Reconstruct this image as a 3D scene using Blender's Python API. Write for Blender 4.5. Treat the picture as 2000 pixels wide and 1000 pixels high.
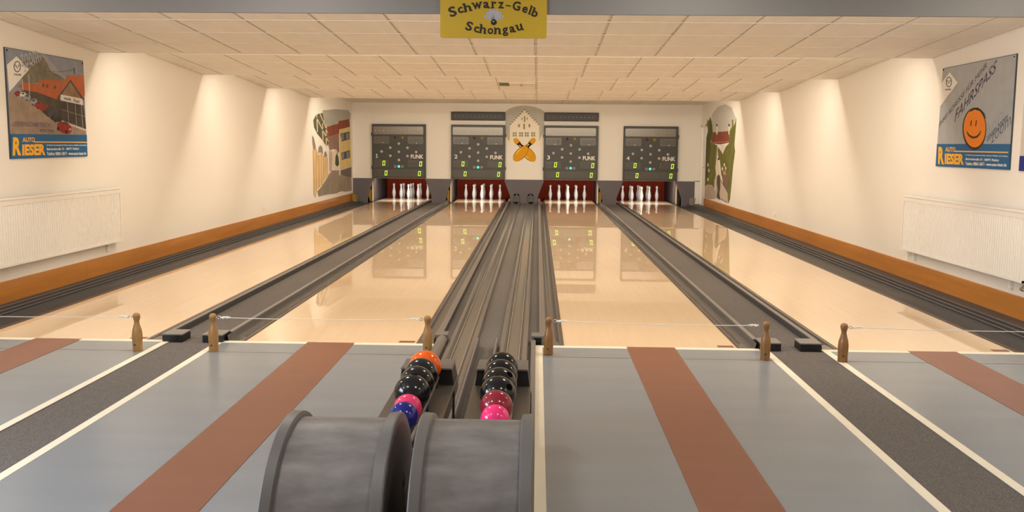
import bpy, bmesh, math, random
from mathutils import Vector, Matrix
random.seed(7)
for o in list(bpy.data.objects): bpy.data.objects.remove(o)
C = bpy.context.scene.collection
S = bpy.context.scene
PI = math.pi

# ------------------------------------------------------------------ camera
FPX, PITCH, YAW, ROLL = 1810.9, 0.1183, -0.0263, 0.0094
CAMP = Vector((0.1941, -6.9504, 1.5148))
_f = Vector((math.sin(YAW)*math.cos(PITCH), math.cos(YAW)*math.cos(PITCH), -math.sin(PITCH)))
_r0 = Vector((math.cos(YAW), -math.sin(YAW), 0)); _u0 = _r0.cross(_f)
_r = math.cos(ROLL)*_r0 + math.sin(ROLL)*_u0
_u = -math.sin(ROLL)*_r0 + math.cos(ROLL)*_u0
cd = bpy.data.cameras.new('camera'); cam = bpy.data.objects.new('camera', cd); C.objects.link(cam)
cd.sensor_width = 36; cd.lens = FPX/2000*36; cd.clip_start = .05; cd.clip_end = 200
M = Matrix((_r, _u, -_f)).transposed().to_4x4(); M.translation = CAMP
cam.matrix_world = M
S.camera = cam

# ------------------------------------------------------------------ world, exposure, large lights
w = bpy.data.worlds.new('world'); S.world = w; w.use_nodes = True
w.node_tree.nodes['Background'].inputs[0].default_value = (.55, .72, 1, 1)
w.node_tree.nodes['Background'].inputs[1].default_value = 1.0
S.view_settings.view_transform = 'Standard'; S.view_settings.look = 'None'
S.view_settings.exposure = 0.0; S.view_settings.gamma = 1; S.view_settings.use_curve_mapping = False

def area(name, loc, rot, sx, sy, power, col):
    l = bpy.data.lights.new(name, 'AREA'); l.shape = 'RECTANGLE'; l.size = sx; l.size_y = sy
    l.energy = power; l.color = col
    o = bpy.data.objects.new(name, l); C.objects.link(o); o.location = loc; o.rotation_euler = rot
    return o

XL, XR, YB = -4.715, 4.492, 17.72        # side walls, back wall
ZLOW, STEP0, DSTEP, RISE = 2.508, 3.45, 3.234, .178
STEPS = [STEP0 - DSTEP + DSTEP*k for k in range(5)]      # 0.216 ... 13.15
WARM = (1.0, .87, .70)
LAMP_W = 120
for k, y in enumerate(STEPS):       # the strip lamps behind each step of the ceiling
    area('strip_light', ((XL+XR)/2, y+.10, ZLOW+.105), (math.radians(22), 0, 0), XR-XL-1.1, .07, LAMP_W*(.75 if k == 0 else 1), WARM)
area('window_left_offscreen', (XL-.35, -4.7, 1.75), (0, math.radians(-90), 0), 1.3, 2.4, 260, (.70, .83, 1.0))

# ------------------------------------------------------------------ materials
def srgb(r, g, b):
    f = lambda c: (c/255/12.92) if c/255 <= .04045 else ((c/255+.055)/1.055)**2.4
    return (f(r), f(g), f(b), 1)
MATS = {}
def mat(name, col, rough=.6, metal=0, coat=0, var=0, scale=(8, 8, 8), bump=0, bscale=60, emit=0, ecol=None, spec=.5, detail=4, col2=None, coatr=.03, ior=None):
    if name in MATS: return MATS[name]
    m = bpy.data.materials.new(name); m.use_nodes = True; nt = m.node_tree; b = nt.nodes['Principled BSDF']
    c = srgb(*col); b.inputs['Base Color'].default_value = c
    b.inputs['Roughness'].default_value = rough; b.inputs['Metallic'].default_value = metal
    b.inputs['Coat Weight'].default_value = coat; b.inputs['Coat Roughness'].default_value = coatr
    b.inputs['Specular IOR Level'].default_value = spec
    if ior: b.inputs['IOR'].default_value = ior
    if var or bump:
        tc = nt.nodes.new('ShaderNodeTexCoord')
    if var:
        mp = nt.nodes.new('ShaderNodeMapping'); mp.inputs['Scale'].default_value = scale
        nz = nt.nodes.new('ShaderNodeTexNoise'); nz.inputs['Scale'].default_value = 1; nz.inputs['Detail'].default_value = detail
        rp = nt.nodes.new('ShaderNodeValToRGB')
        lo = tuple(max(0, x*(1-var)) for x in c[:3])+(1,); hi = tuple(min(1, x*(1+var)) for x in c[:3])+(1,)
        if col2: lo, hi = c, srgb(*col2)
        rp.color_ramp.elements[0].position = .3; rp.color_ramp.elements[1].position = .7
        rp.color_ramp.elements[0].color = lo; rp.color_ramp.elements[1].color = hi
        nt.links.new(tc.outputs['Object'], mp.inputs[0]); nt.links.new(mp.outputs[0], nz.inputs['Vector'])
        nt.links.new(nz.outputs['Fac'], rp.inputs[0]); nt.links.new(rp.outputs[0], b.inputs['Base Color'])
    if bump:
        n2 = nt.nodes.new('ShaderNodeTexNoise'); n2.inputs['Scale'].default_value = bscale; n2.inputs['Detail'].default_value = 3
        bp = nt.nodes.new('ShaderNodeBump'); bp.inputs['Strength'].default_value = bump; bp.inputs['Distance'].default_value = .01
        nt.links.new(tc.outputs['Object'], n2.inputs['Vector']); nt.links.new(n2.outputs['Fac'], bp.inputs['Height'])
        nt.links.new(bp.outputs[0], b.inputs['Normal'])
    if emit:
        b.inputs['Emission Color'].default_value = srgb(*(ecol or col)); b.inputs['Emission Strength'].default_value = emit
    MATS[name] = m
    return m
mat('wall', (236, 231, 222), .8, var=.02, scale=(.6, .6, .6), bump=.12, bscale=35)
mat('ceiling_tile', (233, 229, 223), .8, var=.03, scale=(9, 1.2, 3), spec=.2)
mat('ceiling_back', (205, 196, 182), .8)
mat('tbar', (222, 216, 206), .6)
mat('beam', (124, 121, 117), .8, var=.02, scale=(1, 1, 1), bump=.1, bscale=40)
mat('lane', (231, 201, 164), .38, var=.055, scale=(24, .9, 1), coat=1.0, coatr=.012, col2=(236, 208, 173), detail=6, spec=.12)
mat('pin_deck', (96, 60, 48), .12, coat=.5, coatr=.04)
mat('lane_edge', (84, 72, 64), .35)
mat('lino', (132, 138, 143), .24, var=.04, scale=(.8, 5, 1), spec=.42, bump=.03, bscale=14)
mat('brown', (130, 82, 65), .3, var=.05, scale=(2, 7, 1), spec=.4)
mat('white_line', (238, 228, 206), .4, var=.03, scale=(6, 6, 6))
mat('gutter', (88, 86, 85), .2, var=.08, scale=(18, .5, 6), spec=.4, bump=.04, bscale=5)
mat('gutter_wall', (60, 60, 63), .38, var=.08, scale=(18, .5, 6), spec=.22)
mat('ridge', (72, 71, 72), .5, var=.05, scale=(18, .5, 6), spec=.25)
mat('curb', (128, 124, 120), .4)
mat('curb_side', (66, 64, 66), .45)
mat('track', (94, 92, 91), .15, var=.05, scale=(14, .6, 5), bump=.05, bscale=6)
mat('rail', (205, 198, 186), .25, metal=.8)
mat('panel_grey', (112, 105, 99), .45, var=.05, scale=(5, 2, 5))
mat('black', (16, 16, 17), .5)
mat('black_soft', (30, 29, 29), .6)
mat('rack', (90, 82, 72), .38, var=.05, scale=(4, 2, 4))
mat('drum', (112, 108, 106), .45, var=.28, scale=(9, 22, 22), detail=8, bump=.05, bscale=90)
mat('drum_rim', (98, 95, 93), .4, var=.06, scale=(6, 6, 6))
mat('drum_side', (72, 66, 63), .35)
mat('scratch', (150, 146, 142), .5)
mat('post_wood', (160, 118, 66), .45, var=.16, scale=(40, 40, 5), coat=.2)
mat('post_wood_dark', (138, 96, 50), .42, var=.16, scale=(40, 40, 5), coat=.3)
mat('cord', (226, 222, 214), .6)
mat('steel', (190, 188, 184), .25, metal=1)
mat('pin_white', (244, 243, 240), .25, coat=.4)
mat('pit_red', (150, 52, 32), .7, var=.1, scale=(9, 9, 1), spec=.1)
mat('pit_dark', (58, 50, 50), .6)
mat('pit_edge', (226, 205, 175), .6)
mat('pit_yellow', (150, 118, 30), .6)
mat('wainscot', (98, 93, 98), .6, var=.03, scale=(2, 2, 2))
mat('plywood', (190, 124, 52), .38, var=.11, scale=(2, 1.1, 14), detail=8, coat=.25)
mat('white_enamel', (240, 236, 228), .35, spec=.5)
mat('door_white', (238, 234, 226), .5)
mat('board', (66, 66, 65), .5, var=.03, scale=(4, 4, 4))
mat('board_frame', (50, 48, 46), .45)
mat('board_strip', (128, 123, 115), .25, metal=.3)
mat('board_disp', (100, 97, 89), .25)
mat('board_disp2', (84, 82, 76), .25)
mat('ghost', (70, 68, 63), .4)
mat('bulb', (236, 222, 198), .3)
mat('lamp_grey', (196, 192, 188), .35)
mat('lamp_red', (110, 26, 22), .3)
mat('lamp_amber', (168, 140, 36), .3)
mat('digit_glow', (196, 240, 80), .5, emit=.95, ecol=(190, 232, 60))
mat('cyan_glow', (70, 235, 205), .5, emit=.9, ecol=(60, 232, 205))
mat('letter_white', (240, 236, 228), .5)
mat('sign_yellow', (182, 150, 26), .5)
mat('sign_black', (24, 17, 7), .5)
mat('sign_silver', (168, 165, 165), .5)
mat('carpet', (112, 106, 101), .95, var=.38, scale=(170, 170, 170), detail=2, spec=.1, bump=.5, bscale=260)
mat('glow_disc', (255, 238, 210), .5, emit=6, ecol=(255, 236, 205))
mat('housing', (230, 226, 218), .5)
mat('rubber', (88, 84, 84), .5)
mat('subfloor', (70, 68, 66), .9)
# clear window glass: mostly see-through so that daylight comes in
g = bpy.data.materials.new('window_glass'); g.use_nodes = True; nt = g.node_tree
for n in list(nt.nodes):
    if n.type != 'OUTPUT_MATERIAL': nt.nodes.remove(n)
tr = nt.nodes.new('ShaderNodeBsdfTransparent'); gl = nt.nodes.new('ShaderNodeBsdfGlossy'); gl.inputs['Roughness'].default_value = .02
mx = nt.nodes.new('ShaderNodeMixShader'); mx.inputs[0].default_value = .06
nt.links.new(tr.outputs[0], mx.inputs[1]); nt.links.new(gl.outputs[0], mx.inputs[2])
nt.links.new(mx.outputs[0], [n for n in nt.nodes if n.type == 'OUTPUT_MATERIAL'][0].inputs[0]); MATS['window_glass'] = g

# ------------------------------------------------------------------ helpers
def on_plane(px, py, ax, val):
    """the point of a wall or floor plane that the photograph shows at a pixel"""
    d = _f + _r*((px-1000)/FPX) - _u*((py-500)/FPX)
    return CAMP + d*((val-CAMP[ax])/d[ax])

class MB:
    def __init__(s): s.v = []; s.f = []
    def add(s, vs, fs):
        n = len(s.v); s.v += [tuple(v) for v in vs]; s.f += [tuple(n+i for i in f) for f in fs]; return s
    def box(s, x0, x1, y0, y1, z0, z1):
        return s.add([(x, y, z) for z in (z0, z1) for y in (y0, y1) for x in (x0, x1)],
                     [(0, 2, 3, 1), (4, 5, 7, 6), (0, 1, 5, 4), (2, 6, 7, 3), (0, 4, 6, 2), (1, 3, 7, 5)])
    def bev(s, x0, x1, y0, y1, z0, z1, b):
        """box with chamfered edges all round"""
        bm = bmesh.new(); bmesh.ops.create_cube(bm, size=1)
        for v in bm.verts:
            v.co = ((x0+x1)/2+v.co.x*(x1-x0), (y0+y1)/2+v.co.y*(y1-y0), (z0+z1)/2+v.co.z*(z1-z0))
        bmesh.ops.bevel(bm, geom=bm.edges[:], offset=b, segments=2, affect='EDGES', profile=.6)
        bm.verts.index_update()
        s.add([v.co[:] for v in bm.verts], [[v.index for v in f.verts] for f in bm.faces]); bm.free(); return s
    def prism(s, prof, a0, a1, ax=1):
        """closed 2D profile swept along an axis; profile is (x,z) for ax=1, (y,z) for ax=0, (x,y) for ax=2"""
        def P(p, a): return {1: (p[0], a, p[1]), 0: (a, p[0], p[1]), 2: (p[0], p[1], a)}[ax]
        n = len(prof)
        return s.add([P(p, a0) for p in prof]+[P(p, a1) for p in prof],
                     [tuple(range(n))[::-1], tuple(range(n, 2*n))]+[(i, (i+1) % n, n+(i+1) % n, n+i) for i in range(n)])
    def sheet(s, prof, a0, a1):
        """open (x,z) profile swept along Y"""
        n = len(prof)
        return s.add([(p[0], a0, p[1]) for p in prof]+[(p[0], a1, p[1]) for p in prof],
                     [(i, i+1, n+i+1, n+i) for i in range(n-1)])
    def lathe(s, prof, n=24, c=(0, 0, 0), ax=2):
        m = len(prof); vs = []
        for r, h in prof:
            for k in range(n):
                a = 2*PI*k/n; p = (r*math.cos(a), r*math.sin(a), h)
                if ax == 1: p = (p[0], -p[2], p[1])
                if ax == 0: p = (p[2], p[0], p[1])
                vs.append((c[0]+p[0], c[1]+p[1], c[2]+p[2]))
        fs = [(i*n+k, i*n+(k+1) % n, (i+1)*n+(k+1) % n, (i+1)*n+k) for i in range(m-1) for k in range(n)]
        fs += [tuple(range(n))[::-1], tuple(range((m-1)*n, m*n))]
        return s.add(vs, fs)
    def tube(s, pts, r, n=8):
        pts = [Vector(p) for p in pts]; rings = []
        for i, p in enumerate(pts):
            t = (pts[min(i+1, len(pts)-1)]-pts[max(i-1, 0)]).normalized()
            a = t.orthogonal().normalized() if i == 0 else (pa - t*pa.dot(t)).normalized()
            pa = a; b = t.cross(a)
            rings.append([p+r*(math.cos(2*PI*k/n)*a+math.sin(2*PI*k/n)*b) for k in range(n)])
        vs = [v for R_ in rings for v in R_]; m = len(pts)
        fs = [(i*n+k, i*n+(k+1) % n, (i+1)*n+(k+1) % n, (i+1)*n+k) for i in range(m-1) for k in range(n)]
        fs += [tuple(range(n))[::-1], tuple(range((m-1)*n, m*n))]
        return s.add(vs, fs)
    def slab(s, pts, d):
        """flat polygon given thickness along vector d"""
        n = len(pts); d = Vector(d); a = [Vector(p) for p in pts]
        return s.add([p for p in a]+[p+d for p in a], [tuple(range(n))[::-1], tuple(range(n, 2*n))]+[(i, (i+1) % n, n+(i+1) % n, n+i) for i in range(n)])
    def mesh(s, name, m, off=(0, 0, 0), smooth=False):
        me = bpy.data.meshes.new(name)
        me.from_pydata([(v[0]-off[0], v[1]-off[1], v[2]-off[2]) for v in s.v], [], s.f)
        bm = bmesh.new(); bm.from_mesh(me); bmesh.ops.recalc_face_normals(bm, faces=bm.faces[:]); bm.to_mesh(me); bm.free()
        me.materials.append(MATS[m])
        if smooth:
            for p in me.polygons: p.use_smooth = True
            try: me.set_sharp_from_angle(angle=math.radians(38))
            except Exception: pass
        return me
    def build(s, name, m, parent=None, smooth=False, loc=None, label=None):
        off = Vector((0, 0, 0)); p = parent
        while p: off += p.location; p = p.parent
        if loc is not None: off = Vector(loc)
        o = bpy.data.objects.new(name, s.mesh(name, m, off, smooth)); C.objects.link(o)
        if parent: o.parent = parent
        elif loc is not None: o.location = loc
        if label: o['label'] = label
        return o
def tag(o, label, cat, group=None):
    o['label'] = label; o['category'] = cat
    if group: o['group'] = group
    return o
def thing(name, label, cat, loc=(0, 0, 0), group=None):
    o = bpy.data.objects.new(name, None); C.objects.link(o); o.location = loc; o.empty_display_size = .1
    return tag(o, label, cat, group)
def struct(o): o['kind'] = 'structure'; return o
def put(name, me, parent, loc, rot=(0, 0, 0)):
    o = bpy.data.objects.new(name, me); C.objects.link(o); o.parent = parent; o.location = loc; o.rotation_euler = rot
    return o
def copy_tree(o, parent=None):
    c = o.copy(); C.objects.link(c); c.parent = parent
    for ch in list(o.children): copy_tree(ch, c)
    return c
_tc = {}
def text_mesh(txt, bold=0, shear=0):
    """flat 2D outline of a word, scaled to the unit square"""
    key = (txt, bold, shear)
    if key in _tc: return _tc[key]
    cu = bpy.data.curves.new('t', 'FONT'); cu.body = txt; cu.offset = bold; cu.shear = shear; cu.resolution_u = 3
    ob = bpy.data.objects.new('t', cu); C.objects.link(ob)
    dg = bpy.context.evaluated_depsgraph_get(); me = bpy.data.meshes.new_from_object(ob.evaluated_get(dg))
    vs = [v.co.copy() for v in me.vertices]; fs = [tuple(p.vertices) for p in me.polygons]
    bpy.data.objects.remove(ob); bpy.data.curves.remove(cu); bpy.data.meshes.remove(me)
    x0 = min(v.x for v in vs); x1 = max(v.x for v in vs); y0 = min(v.y for v in vs); y1 = max(v.y for v in vs)
    _tc[key] = ([((v.x-x0)/(x1-x0), (v.y-y0)/(y1-y0)) for v in vs], fs, (x1-x0)/(y1-y0))
    return _tc[key]
def text_quad(name, txt, quad, m, parent, bold=.0, shear=0, lift=(0, 0, 0), label=None):
    """word spread over a quad of 3D points: bottom-left, bottom-right, top-right, top-left"""
    uv, fs, _ = text_mesh(txt, bold, shear); q = [Vector(p) for p in quad]; lift = Vector(lift)
    b = MB(); b.add([(1-u)*(1-v)*q[0]+u*(1-v)*q[1]+u*v*q[2]+(1-u)*v*q[3]+lift for u, v in uv], fs)
    return b.build(name, m, parent, label=label)

# ------------------------------------------------------------------ room shell
ZB, ZT, YF, YE = -.15, 3.05, -9.2, 21.6
floor = struct(MB().box(XL-.2, XR+.2, YF-.2, YE, ZB-.1, ZB).build('floor', 'subfloor'))
NUM = ['one', 'two', 'three', 'four']
LX = [-4.147, -2.047, .404, 2.493]; W = 1.34
wl = MB()
WY0, WY1, WZ0, WZ1 = -6.0, -3.4, 1.1, 2.4
for y0, y1, z0, z1 in ((YF, WY0, ZB, ZT), (WY1, YE, ZB, ZT), (WY0, WY1, ZB, WZ0), (WY0, WY1, WZ1, ZT)): wl.box(XL-.25, XL, y0, y1, z0, z1)
struct(wl.build('wall_left', 'wall'))
DY0, DY1, DZ = 17.02, 17.66, 2.08
wr = MB()
for y0, y1, z0, z1 in ((YF, DY0, ZB, ZT), (DY1, YE, ZB, ZT), (DY0, DY1, DZ, ZT), (DY0, DY1, ZB, 0)): wr.box(XR, XR+.25, y0, y1, z0, z1)
struct(wr.build('wall_right', 'wall'))
struct(MB().box(XL-.25, XR+.25, YF-.2, YF, ZB, ZT).build('wall_front', 'wall'))
struct(MB().box(XL-.25, XR+.25, YE, YE+.1, ZB, ZT).build('wall_far', 'wall'))
# window in the left wall, beside the photographer
win = struct(MB().box(XL-.2, XL-.12, WY0, WY1, WZ0, WZ0+.06).box(XL-.2, XL-.12, WY0, WY1, WZ1-.06, WZ1).box(XL-.2, XL-.12, WY0, WY0+.06, WZ0, WZ1)
      .box(XL-.2, XL-.12, WY1-.06, WY1, WZ0, WZ1).box(XL-.2, XL-.12, (WY0+WY1)/2-.04, (WY0+WY1)/2+.04, WZ0, WZ1).build('window_1', 'white_enamel'))
for a, b in ((WY0+.06, (WY0+WY1)/2-.04), ((WY0+WY1)/2+.04, WY1-.06)): MB().box(XL-.17, XL-.16, a, b, WZ0+.06, WZ1-.06).build('pane', 'window_glass', win)
# door in the right wall close to the back wall
dr = struct(MB().bev(XR+.03, XR+.07, DY0+.03, DY1-.03, .0, DZ-.03, .004).build('door_1', 'door_white'))
MB().box(XR-.012, XR+.08, DY0-.03, DY0+.03, 0, DZ+.03).box(XR-.012, XR+.08, DY1-.03, DY1+.03, 0, DZ+.03).box(XR-.012, XR+.08, DY0-.03, DY1+.03, DZ-.03, DZ+.03).build('door_frame', 'door_white', dr)
MB().tube([(XR+.03, DY0+.09, 1.0), (XR-.03, DY0+.09, 1.0), (XR-.03, DY0+.18, 1.0)], .009).build('door_handle', 'steel', dr)

# back wall with its four pit openings and two ball holes
OPT = .625
bw = MB(); wp = MB()
def opening(i):
    c = LX[i]+W/2
    return [(c-.86, -.12), (c-.86, .17), (c-.69, OPT), (c+.69, OPT), (c+.86, .17), (c+.86, -.12)]
bw.box(XL, XR, YB, YB+.12, OPT-.004, ZT)
struct(bw.build('wall_back', 'wall')); wb = bpy.data.objects['wall_back']
xs = XL
TRX = [-.358, .033]          # ball return tracks
def arch_pts(cx, hw=.088, top=.26, bot=-.12):
    r = hw; return [(cx-hw, bot)]+[(cx-hw*math.cos(PI*k/10), top-r+r*math.sin(PI*k/10)) for k in range(11)]+[(cx+hw, bot)]
WAIN_R = 4.354
segs = []
def wain(poly): wp.prism(poly, YB-.012, YB+.1)
ops = [opening(i) for i in range(4)]
def between(a, b):   # panel right of opening a, left of opening b
    left = [(a[5][0], -.12), (a[4][0], a[4][1]), (a[3][0], OPT)]; right = [(b[2][0], OPT), (b[1][0], b[1][1]), (b[0][0], -.12)]
    return left, right
l0 = [(XL, -.12), (XL, OPT)]; wain(l0+[(ops[0][2][0], OPT), ops[0][1], ops[0][0]])
for i in (0, 2):
    l, r = between(ops[i], ops[i+1]); wain(l+r)
l, r = between(ops[1], ops[2]); aL, aR = arch_pts(TRX[0]+.008), arch_pts(TRX[1]-.008)
wain(l+r+aR[::-1]+aL[::-1])
wain([ops[3][5], ops[3][4], ops[3][3], (WAIN_R, OPT), (WAIN_R, -.12)])
wp.build('wainscot_panel', 'wainscot', wb)
MB().prism([(WAIN_R, -.12), (WAIN_R, OPT+.012), (XR, OPT+.012), (XR, -.12)], YB, YB+.1).build('wall_infill', 'wall', wb)

# pits: red rear boards, partitions
for i in range(4):
    c = LX[i]+W/2
    p = thing('pin_pit', 'dark red boarded pin pit under scoreboard number ' + NUM[i], 'pin pit', (c, YB+.3, -.1))
    MB().box(c-1.0, c+1.0, 20.86, 20.92, -.14, 1.1).build('rear_wall', 'black_soft', p)
    for k in range(8): MB().box(c-1.0+k*.25+.004, c-1.0+(k+1)*.25-.004, 20.84, 20.862, -.14, 1.1).build('plank', 'pit_red', p)
    out = -1 if i < 2 else 1
    xe = c+out*(W/2+.05)
    q = MB().prism([(xe, YB+.15), (xe+out*.03, YB+.15), (xe+out*.13, 20.84), (xe+out*.10, 20.84)], -.02, .66, ax=2).build('partition', 'pit_dark', p)
    MB().bev(min(xe, xe+out*.035), max(xe, xe+out*.035), YB+.125, YB+.16, .0, .62, .003).build('partition_edge', 'pit_edge', q)
    xi = c-out*.865
    MB().prism([(xi, YB+.12), (xi-out*.03, YB+.12), (xi-out*.12, 20.84), (xi-out*.09, 20.84)], -.1, .66, ax=2).build('side_board', 'pit_red', p)
    xo = c+out*.97
    MB().box(min(xo, xo+out*.02), max(xo, xo+out*.02), YB+.12, 20.84, -.1, .7).build('side_board', 'pit_dark', p)
    MB().prism([(c+out*.80, .0), (c+out*.86, .16), (c+out*.80, .34), (c+out*.77, .30), (c+out*.78, .0)], YB+.13, YB+.16).build('guard', 'pit_yellow' if i < 3 else 'black', p)
    MB().box(c+out*.78-.05, c+out*.78+.05, YB+.14, YB+.3, -.08, .08).build('machine_foot', 'black', p)
    MB().box(c-1.0, c+1.0, YB+.12, 20.9, .66, .70).build('pit_cover', 'black_soft', p)
for i in range(4):     # lamp in each pit that lights the pins
    c = LX[i]+W/2
    area('pit_light', (c, YB+.35, .64), (math.radians(38), 0, 0), 1.2, .06, 28, (1, .93, .82))

# ------------------------------------------------------------------ ceiling
ceil = struct(MB().box(XL, XR, STEPS[0]-.02, YB, 2.86, 2.9).build('ceiling', 'ceiling_back'))
XB = [XL]+[.16+.6525*k for k in range(-7, 7)]+[XR]
ROW = DSTEP/5; SL = math.atan2(RISE, DSTEP)
tile_me = {}
def tile_mesh(wd, ln):
    k = (round(wd, 3), round(ln, 3))
    if k not in tile_me: tile_me[k] = MB().box(-wd/2+.014, wd/2-.014, -ln/2+.005, ln/2-.005, 0, .016).mesh('ceiling_tile', 'ceiling_tile')
    return tile_me[k]
for k in range(1, 5):
    ya, yb = STEPS[k-1], STEPS[k]
    MB().add([(XL, ya, ZLOW+RISE+.022), (XR, ya, ZLOW+RISE+.022), (XR, yb, ZLOW+.022), (XL, yb, ZLOW+.022)], [(0, 1, 2, 3)]).build('backing', 'ceiling_back', ceil)
    for r in range(5):
        yc = ya+(r+.5)*ROW; zc = ZLOW+RISE*(1-(r+.5)/5)
        for c in range(len(XB)-1):
            wd = XB[c+1]-XB[c]
            put('ceiling_tile', tile_mesh(wd, ROW), ceil, ((XB[c]+XB[c+1])/2, yc, zc), (-SL, 0, 0))
    for r in range(1, 5):
        yy = ya+r*ROW; zz = ZLOW+RISE*(1-r/5)
        MB().box(XL, XR, yy-.008, yy+.008, zz-.0025, zz+.01).build('cross_bar', 'tbar', ceil)
    # grid bars along the section, set a little above the faces of the tiles
    for x in XB[1:-1]:
        MB().add([(x-.012, ya, ZLOW+RISE+.012), (x+.012, ya, ZLOW+RISE+.012), (x+.012, yb, ZLOW+.012), (x-.012, yb, ZLOW+.012)], [(0, 1, 2, 3)]).build('grid_bar', 'tbar', ceil)
    MB().box(XL, XR, yb-.002, yb+.016, ZLOW-.004, ZLOW+RISE+.03).build('step_board', 'ceiling_tile', ceil)
# last, flat part
y = STEPS[4]; zb_ = 2.614
lt = MB()
for r in range(7):
    ya, yb = y+.016+r*(YB-y)/7, y+.016+(r+1)*(YB-y)/7
    za = ZLOW+RISE+(zb_-ZLOW-RISE)*r/7; zc = ZLOW+RISE+(zb_-ZLOW-RISE)*(r+1)/7
    for c in range(len(XB)-1):
        a, b = XB[c]+.006, XB[c+1]-.006
        lt.slab([(a, ya+.003, za), (b, ya+.003, za), (b, yb-.003, zc), (a, yb-.003, zc)], (0, 0, .016))
o = lt.build('ceiling_tiles', 'ceiling_tile', ceil); o['kind'] = 'stuff'
MB().slab([(XL, y, ZLOW+RISE+.02), (XR, y, ZLOW+RISE+.02), (XR, YB, zb_+.02), (XL, YB, zb_+.02)], (0, 0, .02)).build('backing', 'ceiling_back', ceil)
# beam over the foul line and the higher ceiling on the near side
struct(MB().box(XL, XR, STEPS[0]-.0, STEPS[0]+.03, ZLOW-.005, ZT).build('trim_1', 'beam')); bpy.data.objects['trim_1']['label'] = 'grey painted beam spanning the room in front of the lane ceiling'
struct(MB().box(XL-.25, XR+.25, YF-.2, STEPS[0]+.03, ZT, ZT+.1).build('ceiling_near', 'wall'))
struct(MB().box(XL-.25, XR+.25, STEPS[0]+.03, YE, ZT, ZT+.1).build('ceiling_upper', 'ceiling_back'))
# strip lamp bodies up behind the steps
for k, yk in enumerate(STEPS):
    t = thing('strip_lamp', 'long strip lamp hidden behind the ' + ('grey beam', 'first ceiling step beyond the beam', 'second ceiling step beyond the beam', 'third ceiling step beyond the beam', 'last ceiling step before the scoreboards')[k], 'lamp', ((XL+XR)/2, yk+.10, ZLOW+.13), 'strip lamps behind the ceiling steps')
    for j in range(6):
        x0 = XL+.1+j*(XR-XL-.2)/6
        MB().bev(x0+.02, x0+(XR-XL-.2)/6-.02, yk+.085, yk+.125, ZLOW+.118, ZLOW+.150, .004).build('lamp_housing', 'housing', t)
# emergency light on the third section
def sec_z(y): # underside of section ending at STEPS[3]
    return ZLOW+RISE*(STEPS[3]-y)/DSTEP
t = thing('emergency_light', 'slim flush emergency light with dark green pictogram end', 'lamp', (-.17, 9.0, sec_z(9.0)))
y0, y1 = 8.85, 9.25
for (x0, x1, m, nm) in ((-.47, -.30, 'exit_green', 'pictogram_panel'), (-.30, .13, 'exit_white', 'diffuser')):
    if nm == 'pictogram_panel': mat('exit_green', (74, 92, 62), .4, var=.5, scale=(22, 14, 14)); mat('exit_white', (226, 220, 206), .4)
    MB().slab([(x0, y0, sec_z(y0)+.004), (x1, y0, sec_z(y0)+.004), (x1, y1, sec_z(y1)+.004), (x0, y1, sec_z(y1)+.004)], (0, 0, -.012)).build(nm, m, t)
MB().slab([(-.12, y0+.04, sec_z(y0)-.008), (-.07, y0+.04, sec_z(y0)-.008), (-.07, y0+.08, sec_z(y0)-.010), (-.12, y0+.08, sec_z(y0)-.010)], (0, 0, -.004)).build('clip', 'board', t)
MB().slab([(-.12, y1-.10, sec_z(y1)-.004), (-.07, y1-.10, sec_z(y1)-.004), (-.07, y1-.06, sec_z(y1)-.006), (-.12, y1-.06, sec_z(y1)-.006)], (0, 0, -.004)).build('clip', 'board', t)
# flat panel lamps of the near ceiling
for yy, pl_ in ((-.75, 'by the grey beam'), (-5.0, 'away from the grey beam')):
    for x in (-3.9, -1.6, 1.3, 3.7):
        t = thing('panel_lamp', 'flat rectangular ceiling lamp over the approach, ' + pl_, 'lamp', (x, yy, ZT-.03), 'panel lamps over the approach, ' + pl_)
        MB().bev(x-.25, x+.25, yy-.15, yy+.15, ZT-.03, ZT, .005).build('lamp_housing', 'housing', t)
        MB().bev(x-.22, x+.22, yy-.12, yy+.12, ZT-.036, ZT-.028, .002).build('diffuser_offscreen', 'glow_disc', t)
        l = bpy.data.lights.new('panel_lamp_offscreen', 'AREA'); l.shape = 'RECTANGLE'; l.size = .42; l.size_y = .22; l.energy = 22; l.color = (1, .92, .82)
        lo = bpy.data.objects.new('panel_lamp_offscreen', l); C.objects.link(lo); lo.location = (x, yy, ZT-.042)

# ------------------------------------------------------------------ approach floor
APP = [(-4.34, -2.61), (-2.25, -.552), (.198, 1.955), (2.36, 4.15)]
STRIP = [-3.49, -1.372, 1.073, 3.19]
for i, (a, b) in enumerate(APP):
    s = MB().box(a, b, YF, .0, ZB, 0).build('approach_surface', 'lino', floor, label='blue grey linoleum approach')
    c = STRIP[i]
    MB().box(c-.183, c+.183, YF, .004, 0, .0022).build('runway_strip', 'brown', s, label='brown runway strip')
    MB().box(a, c-.183, -.055, .012, 0, .002).build('foul_line', 'white_line', s)
    MB().box(c+.183, b, -.055, .012, 0, .002).build('foul_line', 'white_line', s)
    MB().box(a, c-.183, -.37, -.364, 0, .0006).box(c+.183, b, -.37, -.364, 0, .0006).build('floor_seam', 'curb_side', s)
    for x0, x1 in ((a, a+.052), (b-.052, b)):
        if i == 1 and x0 > a: x0 = b-.03
        MB().box(x0, x1, YF, -.055, 0, .002).build('side_line', 'white_line', s)
def carpet(a, b, y0, y1, z=-.004): MB().box(a, b, y0, y1, ZB, z).build('carpet_strip', 'carpet', floor)
carpet(XL, APP[0][0], YF, 0); carpet(APP[0][1], APP[1][0], YF, 0); carpet(APP[1][1], APP[2][0], YF, 0)
carpet(APP[2][1], APP[3][0], YF, 0); carpet(APP[3][1], XR, YF, 0)
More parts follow.
